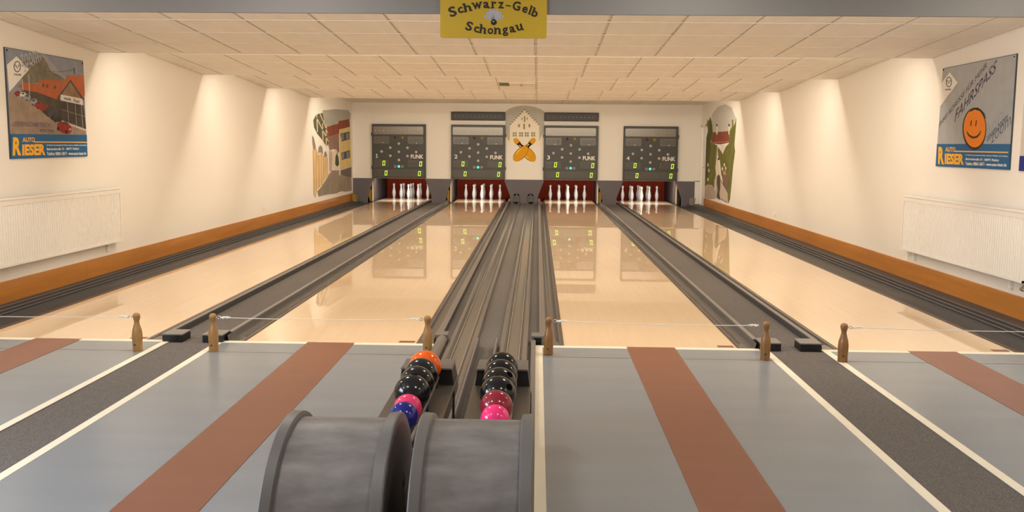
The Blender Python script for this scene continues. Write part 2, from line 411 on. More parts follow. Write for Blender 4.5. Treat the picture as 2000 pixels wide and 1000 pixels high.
carpet(-2.807+.16, -2.047-.16, 0, YB); carpet(LX[2]+W+.16, LX[3]-.16, 0, YB); carpet(-.532, .229, 0, YB)

# ------------------------------------------------------------------ lanes
for i, x in enumerate(LX):
    t = thing('bowling_lane', 'polished pale wooden lane leading to scoreboard number ' + NUM[i], 'bowling lane', (x+W/2, 0, 0))
    MB().box(x+.012, x+W-.012, .012, 19.28, -.14, 0).build('lane_surface', 'lane', t)
    MB().box(x+.0, x+W-.0, 19.28, 20.84, -.14, -.001).build('pin_deck', 'pin_deck', t, label='dark polished pin deck')
    for a in (x, x+W-.012): MB().box(a, a+.012, .012, 19.28, -.14, .001).build('edge_trim', 'lane_edge', t)
    xs_ = x+W-.15 if i in (0, 1, 2) else x+W-.16
    MB().box(xs_, xs_+.12, .05, .10, 0, .003).build('sensor_plate', 'brown', t)

# gutters: on either side of each lane
def gutter(i, side, kind):
    e = LX[i]+(W if side > 0 else 0); s = side
    names = {'wall': 'ridged dark grey gutter between side wall and the lane of scoreboard number %s',
             'strip': 'dark gutter and curb between carpet strip and the lane of scoreboard number %s',
             'mid': 'dark gutter between ball return track and the lane of scoreboard number %s'}
    t = thing('gutter', names[kind] % NUM[i], 'gutter', (e, 0, -.08))
    y0, y1 = .012, 19.0
    if (i < 2 and s < 0) or (i > 1 and s > 0): y1 = YB+.13      # outer side: ends at the pit partition
    if kind == 'wall': y1 = YB-.012                            # butts against the wainscot
    if kind == 'wall':
        wx = abs((XL if s < 0 else XR)-e)-.022
        P = [(0, .002), (.028, .004), (.034, -.008), (.06, -.026), (.11, -.034), (.20, -.034), (.29, -.024), (.318, -.005)]
        MB().sheet([(e+s*a, z) for a, z in P], y0, y1).build('channel', 'gutter_wall', t, True)
        MB().sheet([(e+s*a, z) for a, z in P if a < .15]+[(e+s*.188, -.034)], y1, YB+.13).build('pit_channel', 'gutter_wall', t, True)
        R1 = [(.318, -.1), (.318, .010), (.352, .010), (.354, .0), (.380, .0), (.382, .020), (.420, .020), (.422, .010), (.448, .010), (.450, .03), (wx, .03), (wx, -.1)]
        MB().prism([(e+s*a, z) for a, z in R1], y0, y1).build('ridge_board', 'ridge', t)
        for a, b, z in ((.318, .325, .0125), (.382, .389, .0225), (.450, .458, .0325)):
            MB().box(min(e+s*a, e+s*b), max(e+s*a, e+s*b), y0, y1, z-.004, z).build('ridge_edge', 'curb', t)
        MB().slab([(e, y0, .0), (e+s*.318, y0, .0), (e+s*.318, y0, -.1), (e, y0, -.1)], (0, -.01, 0)).build('end_plate', 'gutter', t)
    else:
        P = [(0, .002), (.022, .004), (.028, -.010), (.045, -.024), (.075, -.030), (.105, -.022), (.122, .0), (.13, .045)]
        MB().sheet([(e+s*a, z) for a, z in P], y0, y1).build('channel', 'gutter', t, True)
        cw = .028 if kind == 'strip' else .045; yc0 = y0+(.11 if kind == 'strip' else .14)
        MB().box(min(e+s*.13, e+s*(.13+cw)), max(e+s*.13, e+s*(.13+cw)), yc0, y1, -.12, .045).build('curb_wall', 'curb_side', t)
        MB().bev(min(e+s*.127, e+s*(.133+cw)), max(e+s*.127, e+s*(.133+cw)), yc0, y1, .043, .053, .002).build('curb_ledge', 'curb' if kind == 'strip' else 'panel_grey', t)
        MB().slab([(e+s*.0, .012, .0), (e+s*.13, .012, .0), (e+s*.13, .15, .002), (e+s*.045, .2, -.002), (e, .03, .0)], (0, 0, -.004)).build('end_plate', 'gutter', t)
    MB().box(min(e, e+s*.014), max(e, e+s*.014), y0, max(y1, YB+.13), -.05, .003).build('lip', 'lane_edge', t)
for i, s, k in ((0, -1, 'wall'), (0, 1, 'strip'), (1, -1, 'strip'), (1, 1, 'mid'), (2, -1, 'mid'), (2, 1, 'strip'), (3, -1, 'strip'), (3, 1, 'wall')): gutter(i, s, k)
# sensor boxes at the near ends of the curbs
def sensor_box(x0, x1, label, y0=-.055, y1=.12, h=.062):
    t = thing('sensor_box', label, 'sensor', ((x0+x1)/2, (y0+y1)/2, 0))
    MB().bev(x0, x1, y0+.004, y1, -.004, h-.008, .003).build('box_body', 'black', t)
    MB().bev(x0-.002, x1+.002, y0, y1+.01, h-.010, h, .002).build('box_lid', 'curb', t)
    MB().lathe([(.0, .004), (.012, .004), (.012, 0), (0, 0)], 14, ((x0+x1)/2+.02, y0+.004, .03), ax=1).build('lens', 'black_soft', t)
N = 'small black sensor box ending the curb of the lane with scoreboard number %s'
sensor_box(-2.66, -2.505, N % 'one'); sensor_box(-2.35, -2.195, N % 'two')
sensor_box(1.89, 2.045, N % 'three'); sensor_box(2.19, 2.345, N % 'four')
# brackets of the middle gutters (grey plate, the hollow beneath filled by a black block)
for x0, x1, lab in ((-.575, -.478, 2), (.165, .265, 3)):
    t = thing('sensor_bracket', 'grey bracket over a black block, on the side of scoreboard number ' + NUM[lab-1], 'sensor', ((x0+x1)/2, .1, 0))
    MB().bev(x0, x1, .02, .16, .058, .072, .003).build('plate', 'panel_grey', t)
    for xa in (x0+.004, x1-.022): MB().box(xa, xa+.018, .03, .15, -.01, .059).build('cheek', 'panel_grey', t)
    MB().box(x0+.022, x1-.022, .05, .15, -.01, .058).build('black_fill', 'black', t)

# ------------------------------------------------------------------ ball return
for n, cx in enumerate(TRX):
    t = thing('ball_return_track', 'grey ball return track with bright rails leading under the %s ball\'s rack' % ('orange', 'dark red')[n], 'ball return', (cx, 0, -.06))
    prof = [(-.105, -.12), (-.105, .030), (-.092, .036), (-.07, .034), (-.052, .012), (-.044, .014), (-.038, .004), (0, -.004), (.038, .004), (.044, .014), (.052, .012), (.07, .034), (.092, .036), (.105, .030), (.105, -.12)]
    MB().prism([(cx+a, z) for a, z in prof], -3.95, YB+.3).build('trough', 'track', t, True)
    for s in (-1, 1):
        MB().bev(cx+s*.046-.003, cx+s*.046+.003, -3.9, YB+.28, .010, .021, .001).build('rail', 'rail', t)
    for k in range(3):
        xa = cx+(.008 if n == 0 else -.008)-.084+k*.056; top = .20 if k != 1 else .25
        MB().bev(xa+.001, xa+.055, YB+.02, YB+.026, .032, top, .002).build('rubber_strip', 'rubber', t)
    s = 1 if n == 0 else -1
    xi = cx+s*.118
    # side panel along the carpet, with a rounded far end
    pr = [(-4.05, -.02), (-4.05, .085), (-.15, .085)]+[(-.15+.11*math.sin(a), -.025+.11*math.cos(a)) for a in (.3, .6, .9, 1.2, 1.5)]+[(-.04, -.02)]
    MB().prism(pr, min(xi, xi+s*.012), max(xi, xi+s*.012), ax=0).build('side_panel', 'panel_grey', t)
tag(MB().tube([(-.52, .024, .03), (-.52, -2.2, .03)], .04, 16).build('cable_conduit', 'panel_grey', smooth=True), 'thick grey conduit lying between the approach edge and the ball return track', 'conduit')
tag(MB().slab([(.165, -4.0, -.004), (.198, -4.0, -.004), (.198, .02, -.004), (.165, .02, -.004)], (0, 0, .045)).build('edge_board', 'panel_grey'), 'narrow grey edge board along the ball return beside the carpet and white line', 'edge board')

# racks carrying the balls
RZ = .3738
for n, cx in enumerate((-.346, .033)):
    t = thing('ball_rack', ['raised brown ball rack holding the orange ball and the blue ball', 'raised brown ball rack holding the dark red ball'][n], 'ball rack', (cx, -3.0, 0))
    y0, y1 = -4.09, -2.22
    MB().bev(cx-.148, cx+.142, y0, y1, .31, .325, .004).build('tray', 'rack', t)
    for s in (-1, 1):
        MB().bev(min(cx+s*.128, cx+s*.14), max(cx+s*.128, cx+s*.14), y0, y1+.02, .25, .312, .003).build('side_board', 'rack', t)
        MB().tube([(cx+s*.058, y0, RZ-.010), (cx+s*.058, -2.4, RZ-.010)], .008, 8).build('rail', 'panel_grey', t, True)
        for yy in (-3.6, -2.5): MB().bev(min(cx+s*.136, cx+s*.146), max(cx+s*.136, cx+s*.146), yy-.02, yy+.02, .038 if n == 1 and s == 1 else -.004, .312, .003).build('leg', 'black_soft', t)
        for yy in (-3.4, -2.9, -2.5): MB().box(cx+s*.058-.006, cx+s*.058+.006, yy-.01, yy+.01, .31, RZ-.012).build('rail_stay', 'black_soft', t)
        a0, a1 = cx+s*.062, cx+s*.137
        blk = MB().add([(a0, -2.44, .315), (a1, -2.44, .315), (a1-s*.012, -2.43, .405), (a0, -2.43, .405), (a0, -2.22, .315), (a1, -2.22, .315), (a1-s*.012, -2.25, .405), (a0, -2.25, .405)],
                       [(0, 1, 2, 3), (4, 5, 6, 7), (0, 1, 5, 4), (3, 2, 6, 7), (0, 3, 7, 4), (1, 2, 6, 5)]).build('end_block', 'black', t)
        MB().add([(a0, -2.445, .404), (a1-s*.008, -2.445, .404), (a1-s*.008, -2.24, .404), (a0, -2.24, .404), (a0, -2.445, .412), (a1-s*.012, -2.445, .412), (a1-s*.012, -2.24, .412), (a0, -2.24, .412)],
                 [(0, 1, 2, 3), (4, 5, 6, 7), (0, 1, 5, 4), (2, 3, 7, 6), (0, 3, 7, 4), (1, 2, 6, 5)]).build('block_top', 'panel_grey', blk)
    MB().box(cx-.062, cx+.062, -2.41, -2.39, .315, .40).build('stop_bar', 'black_soft', t)
MB_f = MB().prism([(-3.95, .0), (-3.95, .19), (-3.35, .19), (-3.30, .16), (-3.30, .0)], -.168, -.160, ax=0)
tag(MB_f.build('divider_plate', 'panel_grey'), 'thin upright grey plate between the two ball racks', 'divider')

# balls
def ball(cx, y, r, m, col, label, holes=(), coat=.6, group=None):
    mat(m, col, .16, coat=.15, coatr=.04, spec=.4)
    hz = RZ-.010+math.sqrt((r+.008)**2-.058**2)-.0003
    # finger holes are black caps laid on the surface, painted for their dark inside
    bm = bmesh.new(); bmesh.ops.create_uvsphere(bm, u_segments=48, v_segments=32, radius=r)
    me = bpy.data.meshes.new('bowling_ball'); bm.to_mesh(me); bm.free(); me.materials.append(MATS[m])
    for p in me.polygons: p.use_smooth = True
    o = bpy.data.objects.new('bowling_ball', me); C.objects.link(o); o.location = (cx, y, hz)
    tag(o, label, 'bowling ball', group)
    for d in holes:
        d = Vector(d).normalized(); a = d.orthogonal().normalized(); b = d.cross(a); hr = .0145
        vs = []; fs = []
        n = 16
        # a thin cap: slightly raised rim, floor lying on the ball
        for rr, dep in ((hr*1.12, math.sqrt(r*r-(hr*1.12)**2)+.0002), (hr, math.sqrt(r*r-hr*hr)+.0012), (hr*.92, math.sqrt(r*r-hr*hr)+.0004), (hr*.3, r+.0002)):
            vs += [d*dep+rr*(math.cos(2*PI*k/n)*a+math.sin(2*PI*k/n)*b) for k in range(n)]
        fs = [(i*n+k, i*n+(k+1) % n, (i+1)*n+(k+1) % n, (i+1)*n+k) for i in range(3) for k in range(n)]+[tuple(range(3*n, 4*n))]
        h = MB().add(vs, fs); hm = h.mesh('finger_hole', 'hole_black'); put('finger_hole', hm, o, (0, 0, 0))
    return o
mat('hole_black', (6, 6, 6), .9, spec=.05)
L_, R_ = -.346, .033
BK = (15, 17, 20); BK2 = (20, 26, 31)
ball(L_, -2.49, .08, 'ball_orange', (246, 100, 18), 'glossy orange bowling ball at the far end of the rack')
ball(L_, -2.65, .08, 'ball_slate', BK2, 'blackish blue bowling ball resting against the orange ball')
ball(L_, -2.81, .08, 'ball_black', (20, 20, 20), 'black bowling ball second along the rack from the orange ball')
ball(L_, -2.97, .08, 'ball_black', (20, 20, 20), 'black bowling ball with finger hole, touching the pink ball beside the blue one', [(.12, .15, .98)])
ball(L_, -3.108, .06, 'ball_pink', (232, 60, 110), 'small pink bowling ball between the blue ball and a black ball')
ball(L_, -3.228, .06, 'ball_blue', (24, 30, 120), 'small dark blue bowling ball beside the curved housing')
ball(R_, -2.49, .08, 'ball_black2', BK, 'blackish bowling ball at the far end of the rack with the dark red ball')
ball(R_, -2.65, .08, 'ball_black2', BK, 'blackish bowling ball second from the far end, on the dark red ball\'s rack')
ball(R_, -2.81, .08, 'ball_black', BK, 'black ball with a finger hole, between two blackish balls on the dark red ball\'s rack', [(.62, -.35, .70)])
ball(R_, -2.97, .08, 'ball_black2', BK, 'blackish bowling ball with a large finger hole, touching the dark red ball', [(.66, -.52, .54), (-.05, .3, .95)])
ball(R_, -3.119, .07, 'ball_red', (142, 32, 48), 'dark red bowling ball between a black ball and a pink ball')
ball(R_, -3.248, .06, 'ball_hotpink', (246, 52, 124), 'small hot pink bowling ball next to the dark red ball')

# ball lift housings
for n, cx in enumerate((-.346, .033)):
    yc, zc, R = -4.43, .425, .315
    t = thing('ball_lift', ['round grey ball lift housing behind the rack with the blue ball', 'round grey ball lift housing behind the rack with the dark red ball'][n], 'ball lift', (cx, yc, 0))
    hw = .158
    N_ = 72
    MB().lathe([(R, -hw+.03), (R, hw-.03)], N_, (cx, yc, zc), ax=0).build('curved_cover', 'drum', t, True)
    for s in (-1, 1):
        p = [(R-.03, s*(hw-.034)), (R+.004, s*(hw-.034)), (R+.016, s*(hw-.030)), (R+.018, s*(hw-.004)), (R+.014, s*hw), (R-.03, s*hw)]
        MB().lathe(p, N_, (cx, yc, zc), ax=0).build('rim', 'drum_rim', t, True)
        sp = MB().lathe([(R-.01, s*(hw-.004)), (R-.01, s*(hw+.0005))], N_, (cx, yc, zc), ax=0).build('side_plate', 'drum_side', t)
        if n == 0 and s == 1:
            q = MB()
            for a, b in (((-.17, .02), (-.07, .15)), ((-.02, .0), (-.06, .15)), ((-.06, .16), (-.085, .20)), ((-.055, .16), (-.03, .19)), ((-.07, .15), (-.05, .21)), ((-.09, .17), (-.04, .165))):
                q.tube([(cx+hw+.001, yc+.16+a[0], zc-.08+a[1]), (cx+hw+.001, yc+.16+b[0], zc-.08+b[1])], .0012, 5)
            q.build('scratch_mark', 'scratch', sp)
    MB().bev(cx-hw+.01, cx+hw-.01, yc-.3, yc+.3, -.004, .22, .01).build('base', 'drum_side', t)

# ------------------------------------------------------------------ wooden posts and cords
POST = [(0, 0), (.034, .0), (.0345, .012), (.034, .05), (.0365, .09), (.037, .12), (.033, .155), (.024, .185), (.0185, .208), (.018, .222), (.0225, .236), (.0265, .252), (.026, .266), (.019, .277), (.009, .2815), (0, .2825)]
PSPEC = [(-4.40, -.40, 'post_wood', 'plain oak peg post by the radiator wall, before scoreboard number one'), (-2.712, -.371, 'post_wood', 'pale wooden peg post beside the carpet strip, before scoreboard number one'),
         (-2.158, -.35, 'post_wood', 'wooden peg post beside the carpet strip, before scoreboard number two'), (-.593, -.31, 'post_wood', 'wooden peg post behind the orange ball'),
         (.292, -.30, 'post_wood_dark', 'wooden peg post beside the white line by the ball racks'), (1.85, -.358, 'post_wood_dark', 'dark wooden peg post beside the carpet strip, before scoreboard number three'),
         (2.395, -.385, 'post_wood_dark', 'dark wooden peg post beside the carpet strip, before scoreboard number four'), (4.2, -.42, 'post_wood_dark', 'wooden peg post by the radiator wall, before scoreboard number four')]
for j, (x, y, m, lab) in enumerate(PSPEC):
    t = thing('peg_post', lab, 'post', (x, y, 0), 'skittle shaped posts along the foul line')
    MB().lathe(POST, 24, (x, y, 0)).build('turned_body', m, t, True)
    MB().lathe([(0, .0), (.006, .0), (.006, .003), (0, .003)], 10, (x-.006, y-.034, .05), ax=1).build('screw', 'black_soft', t)
    s = 1 if j % 2 == 0 else -1
    e = MB()
    e.tube([(x+s*.022, y, .252), (x+s*.036, y, .252)], .0028, 8)
    e.tube([(x+s*(.045+.010*math.cos(a)), y, .252+.010*math.sin(a)) for a in [2*PI*k/12 for k in range(13)]], .0025, 6)
    e.build('eye_screw', 'steel', t, True)
for j, n in enumerate((1, 2, 3, 4)):
    a, b = PSPEC[2*j], PSPEC[2*j+1]
    t = thing('barrier_cord', 'thin pale cord stretched between two wooden posts across the lane of scoreboard number ' + NUM[n-1], 'cord', ((a[0]+b[0])/2, (a[1]+b[1])/2, .25))
    p0 = Vector((a[0]+.055, a[1], .252)); p1 = Vector((b[0]-.055, b[1], .252)); pts = []
    for k in range(17):
        u = k/16; p = p0.lerp(p1, u); p.z -= .010*4*u*(1-u); pts.append(p)
    MB().tube(pts, .0028, 6).build('line', 'cord', t, True)
    for p, s in ((p0, 1), (p1, -1)):
        q = MB()
        q.tube([p+Vector((s*.0, 0, .004)), p+Vector((s*.02, -.003, -.006)), p+Vector((s*.045, .002, .005)), p+Vector((s*.075, 0, -.001))], .0055, 6)
        q.tube([p+Vector((s*.0, 0, -.005)), p+Vector((s*.025, .003, .006)), p+Vector((s*.05, -.002, -.005)), p+Vector((s*.07, 0, .002))], .0045, 6)
        q.build('hook', 'cord', t, True)

# ------------------------------------------------------------------ ninepins
PINP = [(0, 0), (.030, 0), (.033, .006), (.044, .05), (.0515, .10), (.053, .125), (.050, .165), (.040, .215), (.029, .265), (.0245, .30), (.0245, .318), (.030, .338), (.0345, .360), (.033, .382), (.024, .396), (.011, .400), (0, .4005)]
pin_me = MB().lathe(PINP, 24).mesh('ninepin', 'pin_white', smooth=True)
for i, x in enumerate(LX):
    c = x+W/2
    A_, B_ = 'yellow house mural', 'ivy tower mural'
    for dx, dy, wh in ((0, 0, 'front corner pin of the diamond'), (-.2475, .25, 'front side pin facing the '+A_), (.2475, .25, 'front side pin facing the '+B_), (-.495, .5, 'side corner pin toward the '+A_), (0, .5, 'centre pin of the diamond'),
                       (.495, .5, 'side corner pin toward the '+B_), (-.2475, .75, 'rear side pin facing the '+A_), (.2475, .75, 'rear side pin facing the '+B_), (0, 1.0, 'rear corner pin by the red boards')):
        o = bpy.data.objects.new('ninepin', pin_me); C.objects.link(o); o.location = (c+dx, 19.5+dy, -.001)
        tag(o, 'white ninepin, ' + wh + ', under scoreboard number ' + NUM[i], 'ninepin', 'nine white pins under scoreboard number ' + NUM[i])

# ------------------------------------------------------------------ scoreboards
BY = YB-.09; BW, BZ0, BZ1 = 1.43, .632, 2.056
def rrect(u0, u1, v0, v1, r=.012):
    pts = []
    for cx, cz, a0 in ((u1-r, v1-r, 0), (u0+r, v1-r, 90), (u0+r, v0+r, 180), (u1-r, v0+r, 270)):
        pts += [(cx+r*math.cos(math.radians(a0+t)), cz+r*math.sin(math.radians(a0+t))) for t in (0, 30, 60, 90)]
    return pts
def digit0(cx, cz, w_, h_, th, y):
    b = MB()
    sl = .10*h_
    def P(u, v): return (cx+u*w_/2+v*sl/2, y, cz+v*h_/2)
    t = th
    for (u0, v0, u1, v1) in ((-1, 1-2*t/h_*1.0, 1, 1), (-1, -1, 1, -1+2*t/h_), (-1, -1, -1+2*t/w_, 1), (1-2*t/w_, -1, 1, 1)):
        b.slab([P(u0, v0), P(u1, v0), P(u1, v1), P(u0, v1)], (0, -.003, 0))
    return b
def eight(b, cx, cz, w_, h_, th, y):
    for z in (-h_/2, 0, h_/2): b.box(cx-w_/2, cx+w_/2, y-.001, y, cz+z-th/2, cz+z+th/2)
    for x in (-w_/2, w_/2): b.box(cx+x-th/2, cx+x+th/2, y-.001, y, cz-h_/2, cz+h_/2)
def scoreboard(i):
    c = LX[i]+W/2+(.005 if i < 2 else -.003)
    t = thing('scoreboard', 'dark grey electronic scoreboard bearing the white number ' + NUM[i], 'scoreboard', (c, BY, BZ0))
    X = lambda u: c-BW/2+u*BW
    Z = lambda v: BZ1-v*(BZ1-BZ0)
    y = BY-.001
    h = MB().bev(X(0), X(1), BY, YB, BZ0, BZ1, .012).build('housing', 'board', t)
    MB().prism(rrect(X(.004), X(.996), Z(.996), Z(.004), .02)+rrect(X(.028), X(.972), Z(.985), Z(.02), .03)[::-1][:0], BY-.004, BY+.02).build('front_plate', 'board', t)
    y = BY-.004
    st = MB().prism(rrect(X(.03), X(.955), Z(.19), Z(.045), .03), y-.012, y).build('lamp_strip', 'board_strip', t)
    for k in range(12):
        MB().lathe([(0, .006), (.007, .004), (.010, 0), (0, 0)], 10, (X(.07+k*.0765), y-.012, Z(.123)), ax=1).build('bulb', 'bulb', st)
    for u0, u1, v0, v1, m, nd in ((.035, .325, .225, .365, 'board_disp', 3), (.665, .955, .225, .365, 'board_disp', 4), (.035, .325, .655, .79, 'board_disp2', 3), (.665, .955, .655, .79, 'board_disp2', 4), (.03, .965, .835, .975, 'board_disp2', 9)):
        d = MB().prism(rrect(X(u0), X(u1), Z(v1), Z(v0), .03), y-.008, y).build('display_panel', m, t)
        fr = rrect(X(u0-.006), X(u1+.006), Z(v1+.006), Z(v0-.006), .035)
        MB().prism(fr, y-.005, y).build('display_frame', 'board_frame', d)
        gb = MB(); n = nd
        for k in range(n):
            if n == 9 and k in (3, 4): continue
            cx = X(u0+.03+(u1-u0-.05)*(k+.5)/n); eight(gb, cx, Z((v0+v1)/2), .05, .095, .009, y-.0082)
        gb.build('unlit_segments', 'ghost', d)['kind'] = 'stuff'
    for u, v in ((.5, .36), (.34, .435), (.66, .437), (.18, .508), (.5, .512), (.82, .513), (.34, .586), (.66, .588), (.5, .662)):
        MB().lathe([(0, .02), (.018, .016), (.033, .004), (.035, 0), (0, 0)], 20, (X(u), y, Z(v)), ax=1).build('pin_lamp', 'lamp_grey', t, True)
    for u, m in ((.43, 'lamp_red'), (.57, 'lamp_amber')):
        MB().lathe([(0, .022), (.018, .018), (.030, .006), (.034, 0), (0, 0)], 20, (X(u), y, Z(.245)), ax=1).build('signal_lamp', m, t, True)
    for u in (.433, .567):
        MB().lathe([(.019, 0), (.019, .006), (.030, .006), (.030, 0)], 20, (X(u), y, Z(.782)), ax=1).build('indicator_ring', 'lamp_grey', t)
        MB().lathe([(0, .004), (.019, .004), (.019, 0), (0, 0)], 20, (X(u), y-.003, Z(.782)), ax=1).build('indicator_core', 'board_frame', t)
    MB().lathe([(0, .012), (.025, .008), (.034, 0), (0, 0)], 20, (X(.5), y, Z(.782)), ax=1).build('ready_lamp', 'cyan_glow', t, label='glowing cyan lamp')
    for u, v in ((.222, .722), (.906, .730), (.262, .905), (.882, .908)):
        digit0(X(u), Z(v), .066, .122, .0135, y-.009).build('lit_digit', 'digit_glow', t, label='glowing yellow green zero')
    for u, v in ((.205, .345), (.83, .35)):
        MB().lathe([(0, .003), (.011, .003), (.011, 0), (0, 0)], 10, (X(u), y-.008, Z(v)), ax=1).build('point_lamp', 'bulb', t)
    def T(name, s, u0, u1, v0, v1, bold):
        text_quad(name, s, [(X(u0), y-.002, Z(v1)), (X(u1), y-.002, Z(v1)), (X(u1), y-.002, Z(v0)), (X(u0), y-.002, Z(v0))], 'letter_white', t, bold)
    if i == 0:      # a one with flag and foot
        one = [(.15, 0), (.95, 0), (.95, .16), (.72, .16), (.72, 1), (.48, 1), (.08, .80), (.16, .64), (.44, .74), (.44, .16), (.15, .16)]
        MB().slab([(X(.066+.046*u), y-.001, Z(.624-.072*v)) for u, v in one], (0, -.0015, 0)).build('lane_number', 'letter_white', t)
    else: T('lane_number', str(i+1), .062, .118, .552, .624, .012)
    T('lettering', 'FUNK', .722, .955, .558, .634, .024)
    out = -1 if i < 2 else 1
    for v in (.19, .8):
        xh = c+(out if i in (0, 3) else -out)*BW/2
        MB().bev(xh-.018, xh+.018, BY+.01, BY+.06, Z(v)-.045, Z(v)+.045, .006).build('hinge', 'board_frame', t)
    xl = X(.975) if i in (0, 2) else X(.025)
    MB().lathe([(0, .003), (.012, .003), (.012, 0), (0, 0)], 12, (xl, y, Z(.52)), ax=1).build('lock', 'black', t)
for i in range(4): scoreboard(i)
for n, i in ((2, 1), (3, 2)):
    c = LX[i]+W/2
    t = thing('lamp_bar', 'long dark lamp bar mounted above scoreboard number ' + NUM[n-1], 'lamp bar', (c, YB-.06, 2.17))
    MB().bev(c-.715, c+.715, YB-.06, YB, 2.168, 2.396, .02).build('housing', 'board_frame', t)
    s = MB().prism(rrect(c-.665, c+.665, 2.21, 2.355, .03), YB-.068, YB-.06).build('lamp_strip', 'board', t)
    for k in range(12): MB().lathe([(0, .006), (.006, .004), (.009, 0), (0, 0)], 10, (c-.6+k*.105, YB-.068, 2.275), ax=1).build('bulb', 'lamp_grey', s)

# ------------------------------------------------------------------ painted and printed things
def tracer(ox, oy, s, ax, val, nrm):
    """points traced in a crop of the photograph, put on the wall that carries them; layer = distance from the wall"""
    nv = Vector(nrm)
    def P(x, y, layer=0): return on_plane(ox+x*s, oy+y*s, ax, val)+nv*layer
    return P, nv
def patch(name, P, nv, pts, m, parent, layer, th=.0012, smooth=0):
    if smooth:
        for _ in range(smooth):
            q = []
            for i in range(len(pts)):
                a, b = pts[i], pts[(i+1) % len(pts)]
                q += [(.75*a[0]+.25*b[0], .75*a[1]+.25*b[1]), (.25*a[0]+.75*b[0], .25*a[1]+.75*b[1])]
            pts = q
    a = [P(x, y, layer) for x, y in pts]
    return MB().slab([p-nv*th for p in a], nv*th).build(name, m, parent)
def stroke(pts, w_):
    """outline of a brush stroke"""
    L = []; Rr = []
    for i, p in enumerate(pts):
        a = pts[max(0, i-1)]; b = pts[min(len(pts)-1, i+1)]
        dx, dy = b[0]-a[0], b[1]-a[1]; n = math.hypot(dx, dy) or 1; ww = w_[i] if isinstance(w_, (list, tuple)) else w_
        L.append((p[0]-dy/n*ww/2, p[1]+dx/n*ww/2)); Rr.append((p[0]+dy/n*ww/2, p[1]-dx/n*ww/2))
    return L+Rr[::-1]
def ell(cx, cy, rx, ry, n=28, a0=0, a1=2*PI):
    return [(cx+rx*math.cos(a0+(a1-a0)*k/n), cy+ry*math.sin(a0+(a1-a0)*k/n)) for k in range(n if abs(a1-a0-2*PI) < 1e-6 else n+1)]
def paint(name, col, var=.12): return mat('paint_'+name, col, .75, var=var, scale=(3, 3, 3), detail=6, spec=.2) and 'paint_'+name
def prnt(name, col, var=0): return mat('print_'+name, col, .32, var=var, scale=(9, 9, 9), spec=.4) and 'print_'+name
def quadtext(P, s, q, m, parent, bold=0, shear=0, layer=.012, name='lettering'):
    return text_quad(name, s, [P(x, y, layer) for x, y in q], m, parent, bold, shear)
def emblem_ring(P, nv, cx, cy, rx, ry, parent, layer, wd=7):
    """oval badge with a winged V"""
    m = prnt('badge', (52, 60, 78))
    o = ell(cx, cy, rx, ry, 32)
    for k in range(0, 32):
        pass
    ring = MB(); inn = ell(cx, cy, rx-wd, ry-wd*1.1, 32)
    a = [P(x, y, layer) for x, y in o]; b = [P(x, y, layer) for x, y in inn]
    ring.add(a+b, [(k, (k+1) % 32, 32+(k+1) % 32, 32+k) for k in range(32)])
    wv = stroke([(cx-rx*.86, cy-ry*.28), (cx-rx*.4, cy-ry*.22), (cx, cy+ry*.32), (cx+rx*.4, cy-ry*.22), (cx+rx*.86, cy-ry*.28)], wd)
    n = len(ring.v); pv = [P(x, y, layer+.0002) for x, y in wv]; ring.add(pv, [tuple(range(len(pv)))])
    return ring.build('badge', m, parent)

# --- advertising board on the left wall
P, nv = tracer(0, 85, .23, 0, XL, (1, 0, 0))
pl = thing('advertising_board', 'blue banded advertising board showing a car dealership with red roofs', 'poster', P(400, 970))
patch('backing_board', P, nv, [(27, 28), (697, 148), (733, 958), (80, 980)], prnt('edge', (60, 66, 74)), pl, .010, .010)
patch('sky', P, nv, [(31, 33), (693, 152), (726, 777), (78, 770)], prnt('sky', (134, 143, 158), .1), pl, .0112)
patch('tree', P, nv, [(160, 200), (190, 150), (240, 135), (300, 140), (345, 100), (390, 160), (420, 240), (480, 260), (540, 300), (560, 330), (330, 330), (230, 345), (170, 330)], prnt('tree', (112, 108, 92), .3), pl, .0116, smooth=2)
patch('light_ray', P, nv, [(330, 86), (372, 94), (550, 300), (480, 300), (400, 200)], prnt('ray', (152, 156, 162), .08), pl, .0114)
patch('road', P, nv, [(64, 420), (150, 420), (330, 560), (500, 650), (722, 735), (726, 777), (78, 770)], prnt('road', (150, 132, 116), .18), pl, .0117)
patch('house_wall', P, nv, [(170, 390), (300, 410), (505, 470), (515, 680), (330, 560), (200, 450)], prnt('housewall', (72, 62, 56), .35), pl, .0120)
patch('roof', P, nv, [(140, 365), (190, 328), (322, 345), (300, 412), (200, 396)], prnt('roof', (176, 92, 52), .15), pl, .0123)
patch('roof', P, nv, [(332, 303), (552, 318), (520, 392), (482, 478), (290, 408)], prnt('roof', (176, 92, 52), .15), pl, .0124)
patch('roof', P, nv, [(562, 270), (702, 274), (711, 440), (694, 470), (590, 318), (500, 442), (530, 380)], prnt('roof2', (190, 98, 54), .12), pl, .0126)
patch('gable', P, nv, [(588, 338), (672, 462), (520, 436)], prnt('gable', (140, 112, 84), .2), pl, .0128)
patch('gable_edge', P, nv, stroke([(478, 470), (588, 316), (700, 480)], 20), prnt('gable_edge', (92, 62, 44)), pl, .0129)
for x, y in ((357, 356), (393, 360), (458, 372)): patch('roof_window', P, nv, [(x-6, y-14), (x+10, y-12), (x+4, y+14), (x-12, y+12)], prnt('roofwin', (86, 60, 52)), pl, .0127)
patch('showroom', P, nv, [(506, 484), (700, 522), (722, 728), (515, 652)], prnt('showroom', (58, 54, 52), .4), pl, .0127)
for x0, x1 in ((560, 574), (628, 642), (680, 696)): patch('mullion', P, nv, stroke([(x0, 497+(x0-560)*.2), (x1, 676+(x0-560)*.42)], 5), prnt('mullion', (150, 144, 136)), pl, .0129)
